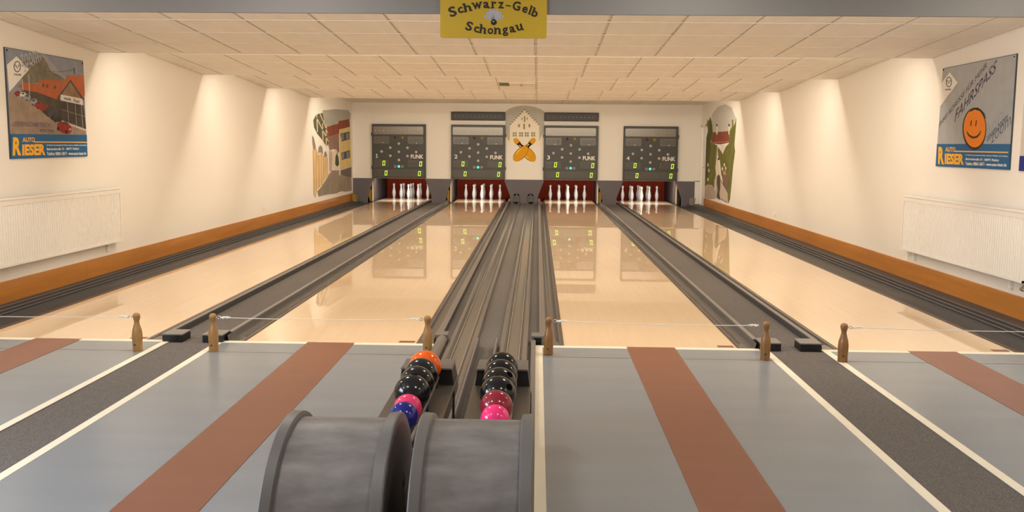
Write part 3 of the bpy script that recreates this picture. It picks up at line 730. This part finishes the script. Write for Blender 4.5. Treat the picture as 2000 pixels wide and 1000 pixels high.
patch('mullion', P, nv, stroke([(510, 560), (712, 620)], 4), prnt('mullion', (150, 144, 136)), pl, .0129)
patch('plinth', P, nv, [(515, 652), (722, 728), (724, 745), (600, 700), (515, 668)], prnt('plinth', (196, 188, 174)), pl, .0128)
patch('shop_sign', P, nv, [(504, 432), (690, 470), (696, 524), (504, 482)], prnt('shopsign', (226, 222, 214)), pl, .0130)
quadtext(P, 'mazda', [(532, 474), (592, 487), (592, 462), (532, 449)], prnt('ink', (44, 58, 92)), pl, .03, 0, .0134)
quadtext(P, 'Rieser', [(614, 496), (668, 508), (668, 478), (614, 465)], prnt('inkbrown', (90, 78, 70)), pl, .02, 0, .0134)
for k, (x, y, w_, col) in enumerate(((135, 422, 26, 'r'), (183, 434, 28, 'w'), (218, 455, 32, 's'), (272, 494, 34, 's'), (315, 520, 38, 'r'), (362, 548, 40, 'r'), (398, 575, 44, 'd'), (432, 600, 46, 'b'), (462, 625, 46, 'd'))):
    cm = {'r': prnt('car_red', (150, 34, 34), .2), 'w': prnt('car_white', (206, 206, 204), .1), 's': prnt('car_silver', (150, 154, 158), .15), 'd': prnt('car_dark', (44, 46, 52), .2), 'b': prnt('car_blue', (58, 68, 88), .2)}[col]
    c_ = patch('car_picture', P, nv, [(x-w_, y+8), (x-w_*.8, y-10), (x-w_*.2, y-w_*.75), (x+w_*.6, y-w_*.8), (x+w_, y-w_*.2), (x+w_, y+w_*.7), (x+w_*.2, y+w_*.95), (x-w_*.6, y+w_*.6)], cm, pl, .0131+k*.0001, smooth=1)
    patch('windscreen', P, nv, [(x-w_*.5, y-w_*.2), (x-w_*.1, y-w_*.6), (x+w_*.5, y-w_*.6), (x+w_*.4, y-w_*.1)], prnt('screen', (60, 66, 72)), c_, .0133+k*.0001)
    patch('tyre', P, nv, ell(x-w_*.1, y+w_*.75, w_*.18, w_*.24, 10), prnt('tyre', (26, 26, 26)), c_, .0133+k*.0001)
c_ = patch('car_picture', P, nv, [(474, 690), (484, 672), (512, 668), (530, 662), (560, 668), (580, 690), (598, 712), (597, 750), (575, 770), (530, 762), (482, 738)], 'print_car_red', pl, .0142, smooth=1)
patch('windscreen', P, nv, [(512, 680), (532, 664), (556, 672), (548, 692)], 'print_screen', c_, .0146)
for x, y in ((484, 722), (552, 750)): patch('tyre', P, nv, ell(x, y, 11, 17, 12), 'print_tyre', c_, .0146)
patch('headlamp', P, nv, ell(584, 728, 9, 6, 10), 'print_car_white', c_, .0147)
patch('white_corner', P, nv, [(128, 108), (234, 222), (66, 412), (47, 180)], prnt('whitecorner', (232, 228, 220)), pl, .0136)
emblem_ring(P, nv, 134, 196, 30, 48, pl, .0141, 7)
quadtext(P, 'mazda', [(106, 268), (168, 274), (168, 256), (106, 250)], 'print_ink', pl, .03, 0, .0141)
quadtext(P, 'zoom', [(170, 200), (330, 160), (300, 60), (150, 95)], prnt('ghosttext', (176, 180, 186)), pl, 0, .3, .0137)
quadtext(P, 'zoom', [(190, 250), (345, 135), (330, 100), (180, 205)], prnt('ghosttext', (176, 180, 186)), pl, 0, .3, .0138)
patch('lamp_pole', P, nv, stroke([(232, 262), (240, 430)], 4), prnt('pole', (206, 204, 200)), pl, .0136)
patch('lamp_pole', P, nv, stroke([(178, 300), (184, 400)], 4), prnt('pole', (206, 204, 200)), pl, .0136)
patch('wire', P, nv, stroke([(380, 235), (500, 240), (618, 225)], 2.5), 'print_tyre', pl, .0136)
patch('aerial', P, nv, stroke([(620, 205), (624, 262)], 5), 'print_tyre', pl, .0136)
quadtext(P, 'LEIDENSCHAFTLICH', [(90, 699), (418, 712), (420, 674), (92, 660)], prnt('purple', (112, 92, 122)), pl, 0, .2, .0141)
quadtext(P, 'ANDERS', [(318, 752), (450, 758), (456, 732), (324, 720)], prnt('purple', (112, 92, 122)), pl, 0, .2, .0141)
def blue_band(P, nv, pl, band, line, auto, R_q, ieser, lines, ly):
    patch('blue_band', P, nv, band, prnt('blue', (22, 96, 146)), pl, ly)
    patch('orange_rule', P, nv, line, prnt('rule', (236, 178, 92)), pl, ly+.0006)
    Y = prnt('yellow', (246, 178, 36))
    quadtext(P, 'AUTO', auto, Y, pl, .03, 0, ly+.0008)
    quadtext(P, 'R', R_q, Y, pl, .05, 0, ly+.0009)
    quadtext(P, 'IESER', ieser, Y, pl, .05, 0, ly+.0008)
    for s, q in zip(('Ihr Mazda-Vertragsh\u00e4ndler f\u00fcr Peiting, Schongau, Weilheim und Umgebung', 'Bahnhofstra\u00dfe 31 - 86971 Peiting', 'Telefon: 08861-5817 - www.auto-rieser.de'), lines):
        quadtext(P, s, q, prnt('whitetext', (240, 238, 232)), pl, .02, 0, ly+.0008)
blue_band(P, nv, pl, [(77, 768), (727, 775), (733, 958), (80, 980)], [(278, 831), (727, 834), (728, 844), (278, 841)],
          [(178, 838), (284, 836), (282, 796), (178, 797)], [(94, 952), (168, 950), (166, 795), (98, 796)], [(176, 952), (374, 948), (372, 852), (176, 856)],
          ([(385, 872), (726, 872), (726, 857), (385, 857)], [(385, 913), (660, 908), (660, 882), (385, 886)], [(385, 950), (720, 946), (720, 918), (385, 921)]), .0140)
for x, y in ((47, 55), (690, 170)): patch('screw', P, nv, ell(x, y, 6, 9, 12), 'print_tyre', pl, .0145)

# --- advertising board on the right wall
P, nv = tracer(1820, 95, .25, 0, XR, (-1, 0, 0))
pr_ = thing('advertising_board', 'grey advertising board with an orange smiling face', 'poster', P(330, 930))
patch('backing_board', P, nv, [(95, 155), (675, 38), (615, 948), (38, 918)], prnt('edge', (60, 66, 74)), pr_, .010, .010)
patch('grey_ground', P, nv, [(97, 159), (670, 44), (622, 750), (50, 750)], prnt('grey', (164, 168, 170), .05), pr_, .0112)
patch('white_corner', P, nv, [(148, 185), (210, 265), (68, 458), (84, 270)], 'print_whitecorner', pr_, .0118)
emblem_ring(P, nv, 142, 260, 23, 41, pr_, .0124, 6)
quadtext(P, 'mazda', [(114, 327), (160, 324), (160, 308), (114, 311)], 'print_ink', pr_, .03, 0, .0124)
DK = prnt('slogan', (72, 70, 78))
quadtext(P, 'IHRE ADRESSE F\u00dcR MEHR', [(66, 614), (440, 145), (434, 98), (66, 570)], DK, pr_, .0, .25, .0124)
quadtext(P, 'FAHRSPASS', [(186, 578), (514, 168), (520, 82), (190, 490)], prnt('slogan2', (70, 62, 92)), pr_, .008, .25, .0124)
quadtext(P, 'zoom', [(440, 742), (640, 480), (630, 390), (430, 640)], prnt('ghostblue', (150, 162, 174)), pr_, -.005, .2, .0122)
quadtext(P, 'zoom-zoom', [(440, 728), (604, 556), (600, 515), (438, 690)], prnt('zoomink', (72, 80, 100)), pr_, 0, .2, .0126)
quadtext(P, 'zoom', [(474, 745), (630, 590), (626, 528), (472, 680)], prnt('zoomink2', (84, 100, 130)), pr_, -.01, .2, .0127)
blue_band(P, nv, pr_, [(49, 745), (625, 745), (615, 948), (38, 918)], [(190, 797), (608, 806), (607, 816), (190, 807)],
          [(114, 806), (194, 808), (196, 770), (117, 767)], [(58, 902), (106, 905), (106, 768), (62, 766)], [(110, 903), (260, 908), (262, 822), (112, 818)],
          ([(276, 838), (604, 848), (604, 836), (276, 826)], [(274, 876), (534, 888), (535, 862), (275, 852)], [(272, 910), (594, 922), (595, 896), (273, 884)]), .0128)
sm = patch('face_outline', P, nv, [(x, y) for x, y in ell(343, 627, 93, 164, 40)], prnt('facedark', (40, 30, 22)), pr_, .0142)
patch('face', P, nv, ell(346, 622, 86, 150, 40), prnt('face', (232, 130, 24)), sm, .0146)
patch('hair', P, nv, stroke([(310, 492), (345, 468), (385, 478), (415, 510), (428, 545)], [6, 16, 16, 14, 6]), 'print_facedark', sm, .0149)
patch('hair', P, nv, stroke([(335, 470), (372, 466), (372, 484)], [6, 14, 10]), 'print_facedark', sm, .0149)
for a, b in (((322, 562), (316, 604)), ((361, 560), (354, 606))): patch('eye', P, nv, stroke([a, b], 8), 'print_facedark', sm, .0150)
patch('mouth', P, nv, stroke([(284, 646), (300, 676), (330, 695), (362, 690), (384, 668), (396, 640)], [5, 14, 18, 16, 11, 4]), 'print_facedark', sm, .0150)
for x, y in ((100, 166), (656, 62)): patch('screw', P, nv, ell(x, y, 5, 7, 12), 'print_tyre', pr_, .0145)

# --- third board, mostly out of view on the right wall
t = thing('advertising_board', 'pale advertising board with a dark blue lower band', 'poster', (XR, .9, 1.34))
MB().box(XR-.012, XR, .35, 1.46, 1.335, 2.37).build('backing_board', prnt('pale', (208, 198, 184)), t)
MB().box(XR-.0135, XR-.011, .35, 1.46, 1.335, 1.468).build('blue_band', prnt('deepblue', (24, 40, 132)), t)

# --- painted wall pictures
P, nv = tracer(600, 200, .2, 0, XL, (1, 0, 0))
t = thing('wall_mural', 'wall painting of a narrow lane with a yellow house and tower', 'mural', P(250, 930))
A = lambda pts, m, ly, nm='painted_area', sm=0: patch(nm, P, nv, pts, m, t, ly, .001, sm)
A([(150, 78), (280, 66), (400, 74), (424, 110), (417, 172), (300, 184), (300, 212), (185, 236), (158, 160)], paint('sky', (172, 172, 164), .06), .0012)
A([(58, 175), (88, 118), (150, 102), (164, 190), (192, 262), (210, 400), (188, 432), (150, 372), (100, 310), (66, 245)], paint('timber', (98, 96, 76), .25), .0016)
for a, b in (((92, 116), (100, 290)), ((92, 150), (205, 380)), ((125, 110), (200, 300)), ((150, 205), (152, 375)), ((182, 250), (186, 425)), ((150, 182), (170, 182)), ((165, 222), (188, 222)), ((185, 292), (205, 290))): A(stroke([a, b], 8), paint('cream', (226, 210, 182), .05), .0022, 'timber_line', 0)
A([(46, 318), (66, 350), (84, 430), (82, 458), (58, 462), (50, 400)], paint('archgrey', (142, 134, 122), .1), .0016)
A([(104, 510), (110, 440), (128, 418), (148, 440), (156, 512), (138, 490), (118, 488)], 'paint_archgrey', .0016)
A([(163, 532), (168, 482), (184, 478), (196, 530)], 'paint_archgrey', .0016)
A([(52, 466), (92, 452), (104, 520), (130, 490), (158, 520), (164, 530), (200, 536), (206, 715), (165, 760), (150, 805), (100, 850), (78, 935), (60, 900)], paint('slats', (206, 172, 122), .14), .0014)
for x, y0, y1 in ((75, 480, 900), (100, 540, 850), (125, 500, 830), (148, 520, 800), (172, 540, 750), (190, 545, 730)): A(stroke([(x, y0), (x+3, y1)], 5), paint('slatline', (226, 206, 170), .1), .0020, 'slat_line', 0)
A([(190, 238), (302, 208), (302, 184), (412, 162), (418, 238), (312, 266), (308, 330), (205, 345)], paint('roofred', (142, 78, 62), .14), .0018)
A([(204, 335), (308, 300), (312, 480), (300, 500), (260, 455), (220, 470), (206, 420)], paint('lilacbrown', (146, 120, 108), .12), .0019)
A([(312, 270), (420, 235), (432, 630), (322, 662)], paint('yellowhouse', (222, 198, 138), .06), .0022, 'painted_house', 0)
for q in ([(322, 306), (412, 284), (412, 360), (336, 382)], [(330, 492), (414, 466), (416, 540), (336, 562)]):
    A(q, paint('shutter', (92, 86, 88), .1), .0027, 'painted_window', 0)
    cx = sum(p[0] for p in q)/4; cy = sum(p[1] for p in q)/4
    for dx in (-26, 22): A([(cx+dx-13, cy-26-dx*.2), (cx+dx+10, cy-32-dx*.2), (cx+dx+10, cy+28-dx*.2), (cx+dx-13, cy+34-dx*.2)], paint('pane', (142, 142, 150), .06), .0031, 'painted_pane', 0)
A([(244, 500), (262, 458), (284, 460), (302, 510), (314, 600), (312, 664), (256, 664), (246, 600)], paint('archwhite', (226, 216, 198), .04), .0021)
A([(272, 600), (276, 530), (290, 490), (306, 540), (310, 606), (290, 630)], paint('tree', (74, 82, 54), .15), .0025)
A([(212, 470), (244, 480), (244, 640), (232, 690), (214, 660)], paint('stone', (190, 174, 152), .1), .0018)
A([(238, 662), (325, 664), (330, 710), (430, 640), (434, 860), (380, 872), (330, 868), (280, 890), (200, 900), (110, 922), (98, 870), (140, 820), (196, 730)], paint('roadgrey', (152, 140, 124), .12), .0017)
A([(104, 905), (104, 865), (150, 815), (215, 720), (212, 860), (190, 895)], paint('roaddark', (138, 130, 116), .1), .0020)
A([(326, 664), (432, 630), (432, 732), (380, 722), (328, 706)], paint('shadewall', (112, 106, 102), .1), .0024)
A(stroke([(318, 660), (318, 712)], 14), 'paint_archwhite', .0028, 'painted_area', 0)

P, nv = tracer(1360, 190, .22, 0, XR, (-1, 0, 0))
t = thing('wall_mural', 'wall painting of an ivy grown gate tower with red roof', 'mural', P(200, 900))
A = lambda pts, m, ly, nm='painted_area', sm=0: patch(nm, P, nv, pts, m, t, ly, .001, sm)
A([(130, 250), (140, 150), (190, 85), (255, 62), (315, 90), (352, 190), (345, 262), (298, 305), (145, 315)], paint('palesky', (192, 190, 182), .04), .0012)
A([(140, 312), (292, 300), (292, 402), (215, 418), (132, 410)], paint('roofred2', (134, 74, 62), .22), .0018, sm=0)
A(stroke([(136, 404), (292, 392)], 10), paint('eave', (176, 110, 84), .1), .0022, 'painted_eave', 0)
for x in (183, 291):
    A([(x-5, 250), (x+5, 250), (x+6, 328), (x-6, 330)], paint('tower', (224, 216, 200), .03), .0021, 'painted_tower', 0)
    A(ell(x, 248, 6, 12, 14), paint('dark', (44, 42, 40), .05), .0026, 'painted_finial', 0)
A([(98, 190), (108, 215), (126, 172), (142, 240), (148, 330), (128, 400), (186, 428), (190, 560), (182, 660), (162, 740), (160, 820), (146, 826), (142, 780), (100, 775), (74, 795), (72, 600), (86, 370), (104, 300), (96, 240)], paint('ivy', (112, 112, 58), .22), .0020)
A([(78, 560), (92, 360), (110, 290), (128, 190), (140, 300), (124, 420), (108, 700), (80, 740)], paint('ivydark', (84, 88, 52), .2), .0025)
A([(356, 178), (352, 262), (338, 420), (344, 480), (326, 620), (312, 780), (300, 900), (286, 944), (272, 900), (276, 840), (256, 760), (222, 690), (210, 560), (186, 500), (192, 440), (214, 470), (236, 500), (262, 440), (290, 410), (296, 300), (318, 262), (316, 200), (328, 196), (330, 255), (345, 230)], 'paint_ivy', .0021)
A([(218, 420), (246, 424), (246, 480), (234, 505), (220, 470)], 'paint_tower', .0026)
A([(186, 436), (196, 540), (206, 640), (214, 700), (196, 690), (176, 700), (170, 620), (180, 540)], 'paint_tower', .0025)
A(ell(198, 548, 7, 11, 14), 'paint_dark', .0030, 'painted_opening', 0)
A([(72, 800), (110, 772), (150, 790), (172, 840), (172, 900), (120, 905), (70, 890)], paint('path', (188, 172, 156), .06), .0023)
A([(168, 720), (186, 676), (206, 680), (222, 740), (250, 800), (278, 850), (282, 938), (230, 915), (170, 890)], paint('pathlight', (202, 186, 170), .04), .0024)
A([(182, 760), (186, 700), (200, 682), (214, 710), (214, 800), (206, 850), (214, 910), (196, 905), (180, 885), (190, 820)], paint('gatehole', (92, 90, 74), .2), .0030)
A([(226, 690), (256, 672), (292, 700), (282, 800), (270, 822), (240, 780)], paint('woodbrown', (122, 102, 84), .2), .0028)
A([(238, 655), (262, 650), (266, 690), (240, 688)], paint('pinkwall', (182, 142, 122), .1), .0032)
for a, b in (((218, 735), (282, 850)), ((218, 900), (272, 935))): A(stroke([a, b], 5), paint('railing', (96, 86, 76), .1), .0033, 'painted_rail', 0)
for x, y in ((104, 600), (112, 650), (104, 730), (250, 600), (232, 635), (262, 630)): A(ell(x, y, 6, 16, 10), 'paint_tower', .0030, 'painted_gap', 0)

# --- painted emblem between scoreboards 2 and 3
P, nv = tracer(980, 200, .12, 1, YB, (0, -1, 0))
t = thing('wall_emblem', 'painted emblem of stepped gable house above two crossed golden pins', 'mural', P(370, 960))
A = lambda pts, m, ly, nm='painted_area', sm=0: patch(nm, P, nv, pts, m, t, ly, .001, sm)
A([(58, 150), (120, 104), (200, 74), (290, 56), (370, 52), (450, 56), (540, 74), (620, 104), (692, 150), (692, 470), (640, 560), (610, 640), (130, 640), (100, 560), (58, 470)], paint('emblemsky', (184, 182, 172), .04), .0012)
A([(60, 480), (125, 480), (125, 560), (110, 640), (80, 560)], paint('emblemtan', (196, 182, 158), .04), .0014)
A([(370, 112), (605, 352), (615, 650), (692, 470), (692, 700), (58, 700), (58, 560), (128, 650), (134, 356)], paint('gablewhite', (238, 228, 208), .02), .0017, 'painted_gable')
for k in range(8):
    for s in (-1, 1):
        x = 370+s*(222*k/7.0+ (4 if k else 0)); y = 122+232*k/7.0
        A([(x-17, y-5), (x+17, y-8), (x+17, y+5), (x-17, y+8)], paint('slate', (92, 86, 76), .05), .0022+.0001*(s+1), 'painted_step')
for x, y, a, b in ((372, 272, 12, 46), (364, 392, 13, 44), (328, 268, 7, 22), (415, 268, 7, 22), (281, 378, 14, 24), (450, 378, 14, 24)): A([(x-a, y-b), (x+a, y-b), (x+a, y+b), (x-a, y+b)], paint('slit', (152, 140, 112), .1), .0023, 'painted_window')
for x in (211, 315, 407, 511):
    A([(x-32, 486), (x+32, 486), (x+32, 556), (x-32, 556)], paint('pane2', (146, 142, 118), .1), .0023, 'painted_window')
    A([(x-4, 486), (x+4, 486), (x+4, 556), (x-4, 556)], 'paint_gablewhite', .0027, 'painted_bar'); A([(x-32, 517), (x+32, 517), (x+32, 524), (x-32, 524)], 'paint_gablewhite', .0028, 'painted_bar')
def crossed_pin(a, b, ly):
    ax_ = Vector((b[0]-a[0], b[1]-a[1])); L = ax_.length; ax_ /= L; n = Vector((-ax_.y, ax_.x)); a = Vector(a)
    prof = [(0, 14), (.03, 34), (.08, 46), (.14, 50), (.20, 44), (.255, 35), (.30, 33), (.345, 36), (.38, 46), (.46, 70), (.56, 92), (.68, 100), (.80, 94), (.90, 74), (.96, 50), (1, 20)]
    def seg(t0, t1, k=1.0):
        q = [(t_, w_) for t_, w_ in prof if t0 <= t_ <= t1]
        return [tuple(a+ax_*(t_*L)+n*w_*.80*k) for t_, w_ in q]+[tuple(a+ax_*(t_*L)-n*w_*.80*k) for t_, w_ in q[::-1]]
    A(seg(0, 1, 1.05), paint('pinline', (150, 92, 18), .1), ly, 'painted_pin')
    A(seg(0, .20, .94), paint('gold', (222, 160, 30), .08), ly+.0004, 'painted_pin_head')
    A(seg(.20, .38, 1.06), paint('band', (46, 38, 28), .05), ly+.0005, 'painted_band')
    A(seg(.38, 1, .94), paint('gold', (222, 160, 30), .08), ly+.0004, 'painted_pin_body')
    A(stroke([tuple(a+ax_*(.55*L)+n*52), tuple(a+ax_*(.68*L)+n*58), tuple(a+ax_*(.82*L)+n*46)], [4, 13, 4]), paint('shine', (250, 222, 150), .03), ly+.0007, 'painted_shine')
    A(stroke([tuple(a+ax_*(.27*L)+n*10), tuple(a+ax_*(.36*L)+n*10)], 12), 'paint_shine', ly+.0008, 'painted_shine')
crossed_pin((200, 588), (540, 952), .0030); crossed_pin((540, 588), (200, 948), .0042)

# ------------------------------------------------------------------ club sign under the beam
SY = STEPS[0]-.02
P, nv = tracer(850, 0, .115, 1, SY, (0, -1, 0))
t = thing('club_sign', 'yellow hanging club sign with black lettering and a silver fan', 'sign', P(990, 640))
bl, br = P(85, 640), P(1890, 655); x0, x1, z0 = bl.x, br.x, (bl.z+br.z)/2
pts = rrect(x0, x1, z0, z0+.40, .016)
MB().prism(pts, SY, SY+.018).build('panel', 'sign_yellow', t)
def sign_word(word, cs, heights, serif):
    """letters one by one on an arc: centre, height, tilt in photo pixels of the crop"""
    for ch, (cx, cy, w_, h_, ang) in zip(word, cs):
        uv, fs, _ = text_mesh(ch, .028 if ch not in '-' else .02, 0)
        b = MB(); ca, sa = math.cos(ang), math.sin(ang)
        def Q(u, v): # letter box -> crop pixels
            dx = (u-.5)*w_; dy = -(v-.5)*h_
            return P(cx+dx*ca-dy*sa, cy+dx*sa+dy*ca, .0016)
        b.add([Q(u, v) for u, v in uv], fs)
        hh = 9/h_
        for (u, v, l) in serif.get(ch, ()):
            b.add([q_+nv*.0005 for q_ in (Q(u-l/w_, v-hh), Q(u+l/w_, v-hh), Q(u+l/w_, v+hh), Q(u-l/w_, v+hh))], [(0, 1, 2, 3)])
        b.build('letter', 'sign_black', t)
SER = {'h': ((.09, .03, 24), (.91, .03, 24), (.0, .97, 14)), 'w': ((.08, .97, 24), (.92, .97, 24), (.5, .97, 10)), 'a': ((.95, .03, 18),), 'r': ((.2, .03, 30), (.05, .97, 12)),
       'z': ((.05, .86, 9), (.95, .12, 9)), 'l': ((.5, .03, 22), (.2, .97, 16)), 'b': ((.0, .97, 16),), 'n': ((.09, .03, 24), (.91, .03, 24), (.0, .97, 12)), 'u': ((.03, .97, 18), (.85, .97, 14), (1.0, .03, 16)),
       'S': ((.95, .8, 8), (.05, .2, 8)), 'G': ((.86, .42, 22), (.93, .86, 8)), 'g': (), 'c': (), 'e': (), 'o': (), '-': ()}
R_ = math.radians
sign_word('Schwarz-Gelb', [(293, 197, 125, 172, R_(-22)), (430, 172, 92, 108, R_(-18)), (545, 122, 118, 148, R_(-14)), (712, 98, 168, 112, R_(-8)), (866, 84, 100, 112, R_(-3)), (1000, 82, 80, 108, R_(0)),
             (1118, 88, 90, 112, R_(4)), (1242, 98, 86, 20, R_(8)), (1382, 102, 132, 158, R_(9)), (1525, 165, 92, 110, R_(16)), (1618, 172, 30, 150, R_(19)), (1698, 215, 102, 152, R_(22))], None, SER)
sign_word('Schongau', [(578, 444, 112, 158, R_(14)), (702, 500, 88, 105, R_(11)), (812, 492, 104, 150, R_(8)), (938, 528, 96, 104, R_(3)), (1058, 524, 104, 106, R_(0)), (1190, 540, 96, 146, R_(-6)), (1308, 500, 92, 106, R_(-11)), (1432, 468, 102, 108, R_(-16))], None, SER)
fan = MB()
for k in range(13):
    a = math.radians(-62+124*k/12); rr = 215 if k % 2 else 235
    p0 = (995, 380); p1 = (995+rr*math.sin(a)*.82, 380-rr*math.cos(a)); w1 = 15
    dx, dy = math.cos(a)*w1, math.sin(a)*w1
    if k: pass
    fan.add([P(p0[0]-6, p0[1], .0012), P(p0[0]+6, p0[1], .0012), P(p1[0]+dx, p1[1]+dy, .0012), P(p1[0]-dx, p1[1]-dy, .0012)], [(0, 1, 2, 3)])
fan.build('fan', 'sign_silver', t)
MB().slab([P(x, y, .0026) for x, y in ell(995, 378, 50, 50, 24)], (0, .001, 0)).build('fan_ball', 'sign_black', t)
MB().slab([P(x, y, .0032) for x, y in ell(988, 366, 16, 10, 14)], (0, .0005, 0)).build('fan_ball_glint', 'sign_silver', t)

# ------------------------------------------------------------------ baseboards, radiators, wall fittings
for nm, x0, x1, ends in (('baseboard_left', XL, XL+.02, [YF, -1.2, 2.925, 7.1, 11.2, 14.6, YB]), ('baseboard_right', XR-.02, XR, [YF, -.9, 3.2, 7.4, 11.3, 14.8, DY0-.03])):
    bb = struct(MB().box(x0 if nm[-1] == 't' and x0 < 0 else x0+.012, x1-.012 if x0 < 0 else x1, ends[0], ends[-1], -.1, .215).build(nm, 'black_soft'))
    for a, b in zip(ends[:-1], ends[1:]): MB().bev(x0, x1, a+.001, b-.001, -.06, .228 if x0 < 0 else .23, .002).build('plywood_panel', 'plywood', bb)
def radiator(side, y0, y1, label):
    w0 = XL if side < 0 else XR; s = -side
    z0, z1 = .37, .992
    t = thing('radiator', label, 'radiator', (w0, (y0+y1)/2, z0))
    X = lambda d: w0+s*d
    def B(n, d0, d1, a, b, c, d, m='white_enamel', bv=.003): return MB().bev(min(X(d0), X(d1)), max(X(d0), X(d1)), a, b, c, d, bv).build(n, m, t)
    n = 62; pts = []; m = MB(); za, zb2 = z0+.025, z1-.062
    per = (y1-y0-.06)/n
    prof = []
    for k in range(n):
        ya = y0+.03+k*per
        prof += [(ya, .080), (ya+per*.16, .094), (ya+per*.60, .094), (ya+per*.76, .080)]
    prof.append((y1-.03, .080))
    m.add([(X(d), yy, za) for yy, d in prof]+[(X(d), yy, zb2) for yy, d in prof], [(i, i+1, len(prof)+i+1, len(prof)+i) for i in range(len(prof)-1)])
    m.build('ribbed_front', 'white_enamel', t)
    B('top_band', .03, .094, y0, y1, z1-.062, z1-.012); B('top_grille', .03, .1, y0, y1, z1-.014, z1)
    B('bottom_band', .03, .094, y0, y1, z0, z0+.026); B('rear_panel', .03, .045, y0+.01, y1-.01, z0+.01, z1-.02)
    for ya in (y0, y1-.03): B('side_cover', .03, .098, ya, ya+.03, z0, z1-.002)
    for ya in (y0+.3, y1-.25): B('wall_bracket', 0, .034, ya, ya+.04, z0-.09, z1-.1)
    if side > 0:
        v = MB(); v.tube([(X(.06), y0+.03, z0+.01), (X(.06), y0+.03, z0-.06), (X(.0), y0+.03, z0-.06)], .011, 10)
        v.lathe([(.012, -.03), (.018, -.02), (.018, .02), (.012, .03)], 12, (X(.06), y0+.03, z0-.055), ax=1)
        v.build('valve', 'steel', t, True)
    else:
        MB().tube([(X(.06), y0+.03, z0+.01), (X(.06), y0+.03, z0-.06), (X(.0), y0+.03, z0-.06)], .011, 10).build('valve', 'steel', t, True)
radiator(-1, .95, 3.67, 'long white ribbed panel radiator under the dealership board')
radiator(1, 1.12, 3.82, 'long white ribbed panel radiator under the smiling face board')
for x, yy, z, s, lab in ((XL, 9.58, .356, 1, 'small white wall hook above the baseboard on the yellow house mural\'s wall'), (XR, 9.83, .34, -1, 'small white wall hook above the baseboard on the ivy tower mural\'s wall')):
    t = thing('wall_hook', lab, 'hook', (x, yy, z))
    MB().bev(min(x, x+s*.008), max(x, x+s*.008), yy-.03, yy+.03, z-.045, z+.045, .003).build('plate', 'white_enamel', t)
    MB().tube([(x+s*.006, yy, z+.02), (x+s*.04, yy, z+.0), (x+s*.045, yy, z-.03), (x+s*.03, yy, z-.04)], .006, 8).build('hook_arm', 'white_enamel', t, True)
# bits beside the outer pits
def bent_guard(x, label, m):
    t = thing('gutter_end_guard', label, 'guard', (x, 17.2, 0))
    MB().prism([(x-.05, .02), (x-.06, .20), (x+.0, .22), (x+.05, .19), (x+.045, .02)], 17.3, 17.34).build('flap', m, t)
    MB().prism([(x+.05, .02), (x+.09, .2), (x+.105, .2), (x+.07, .02)], 17.3, 17.33).build('strut', 'curb', t)
bent_guard(-4.60, 'small brown flap at the far end of the wall gutter below the yellow house mural', 'pit_yellow')
bent_guard(4.22, 'small curved flap at the far end of the wall gutter beside the white door', 'curb')
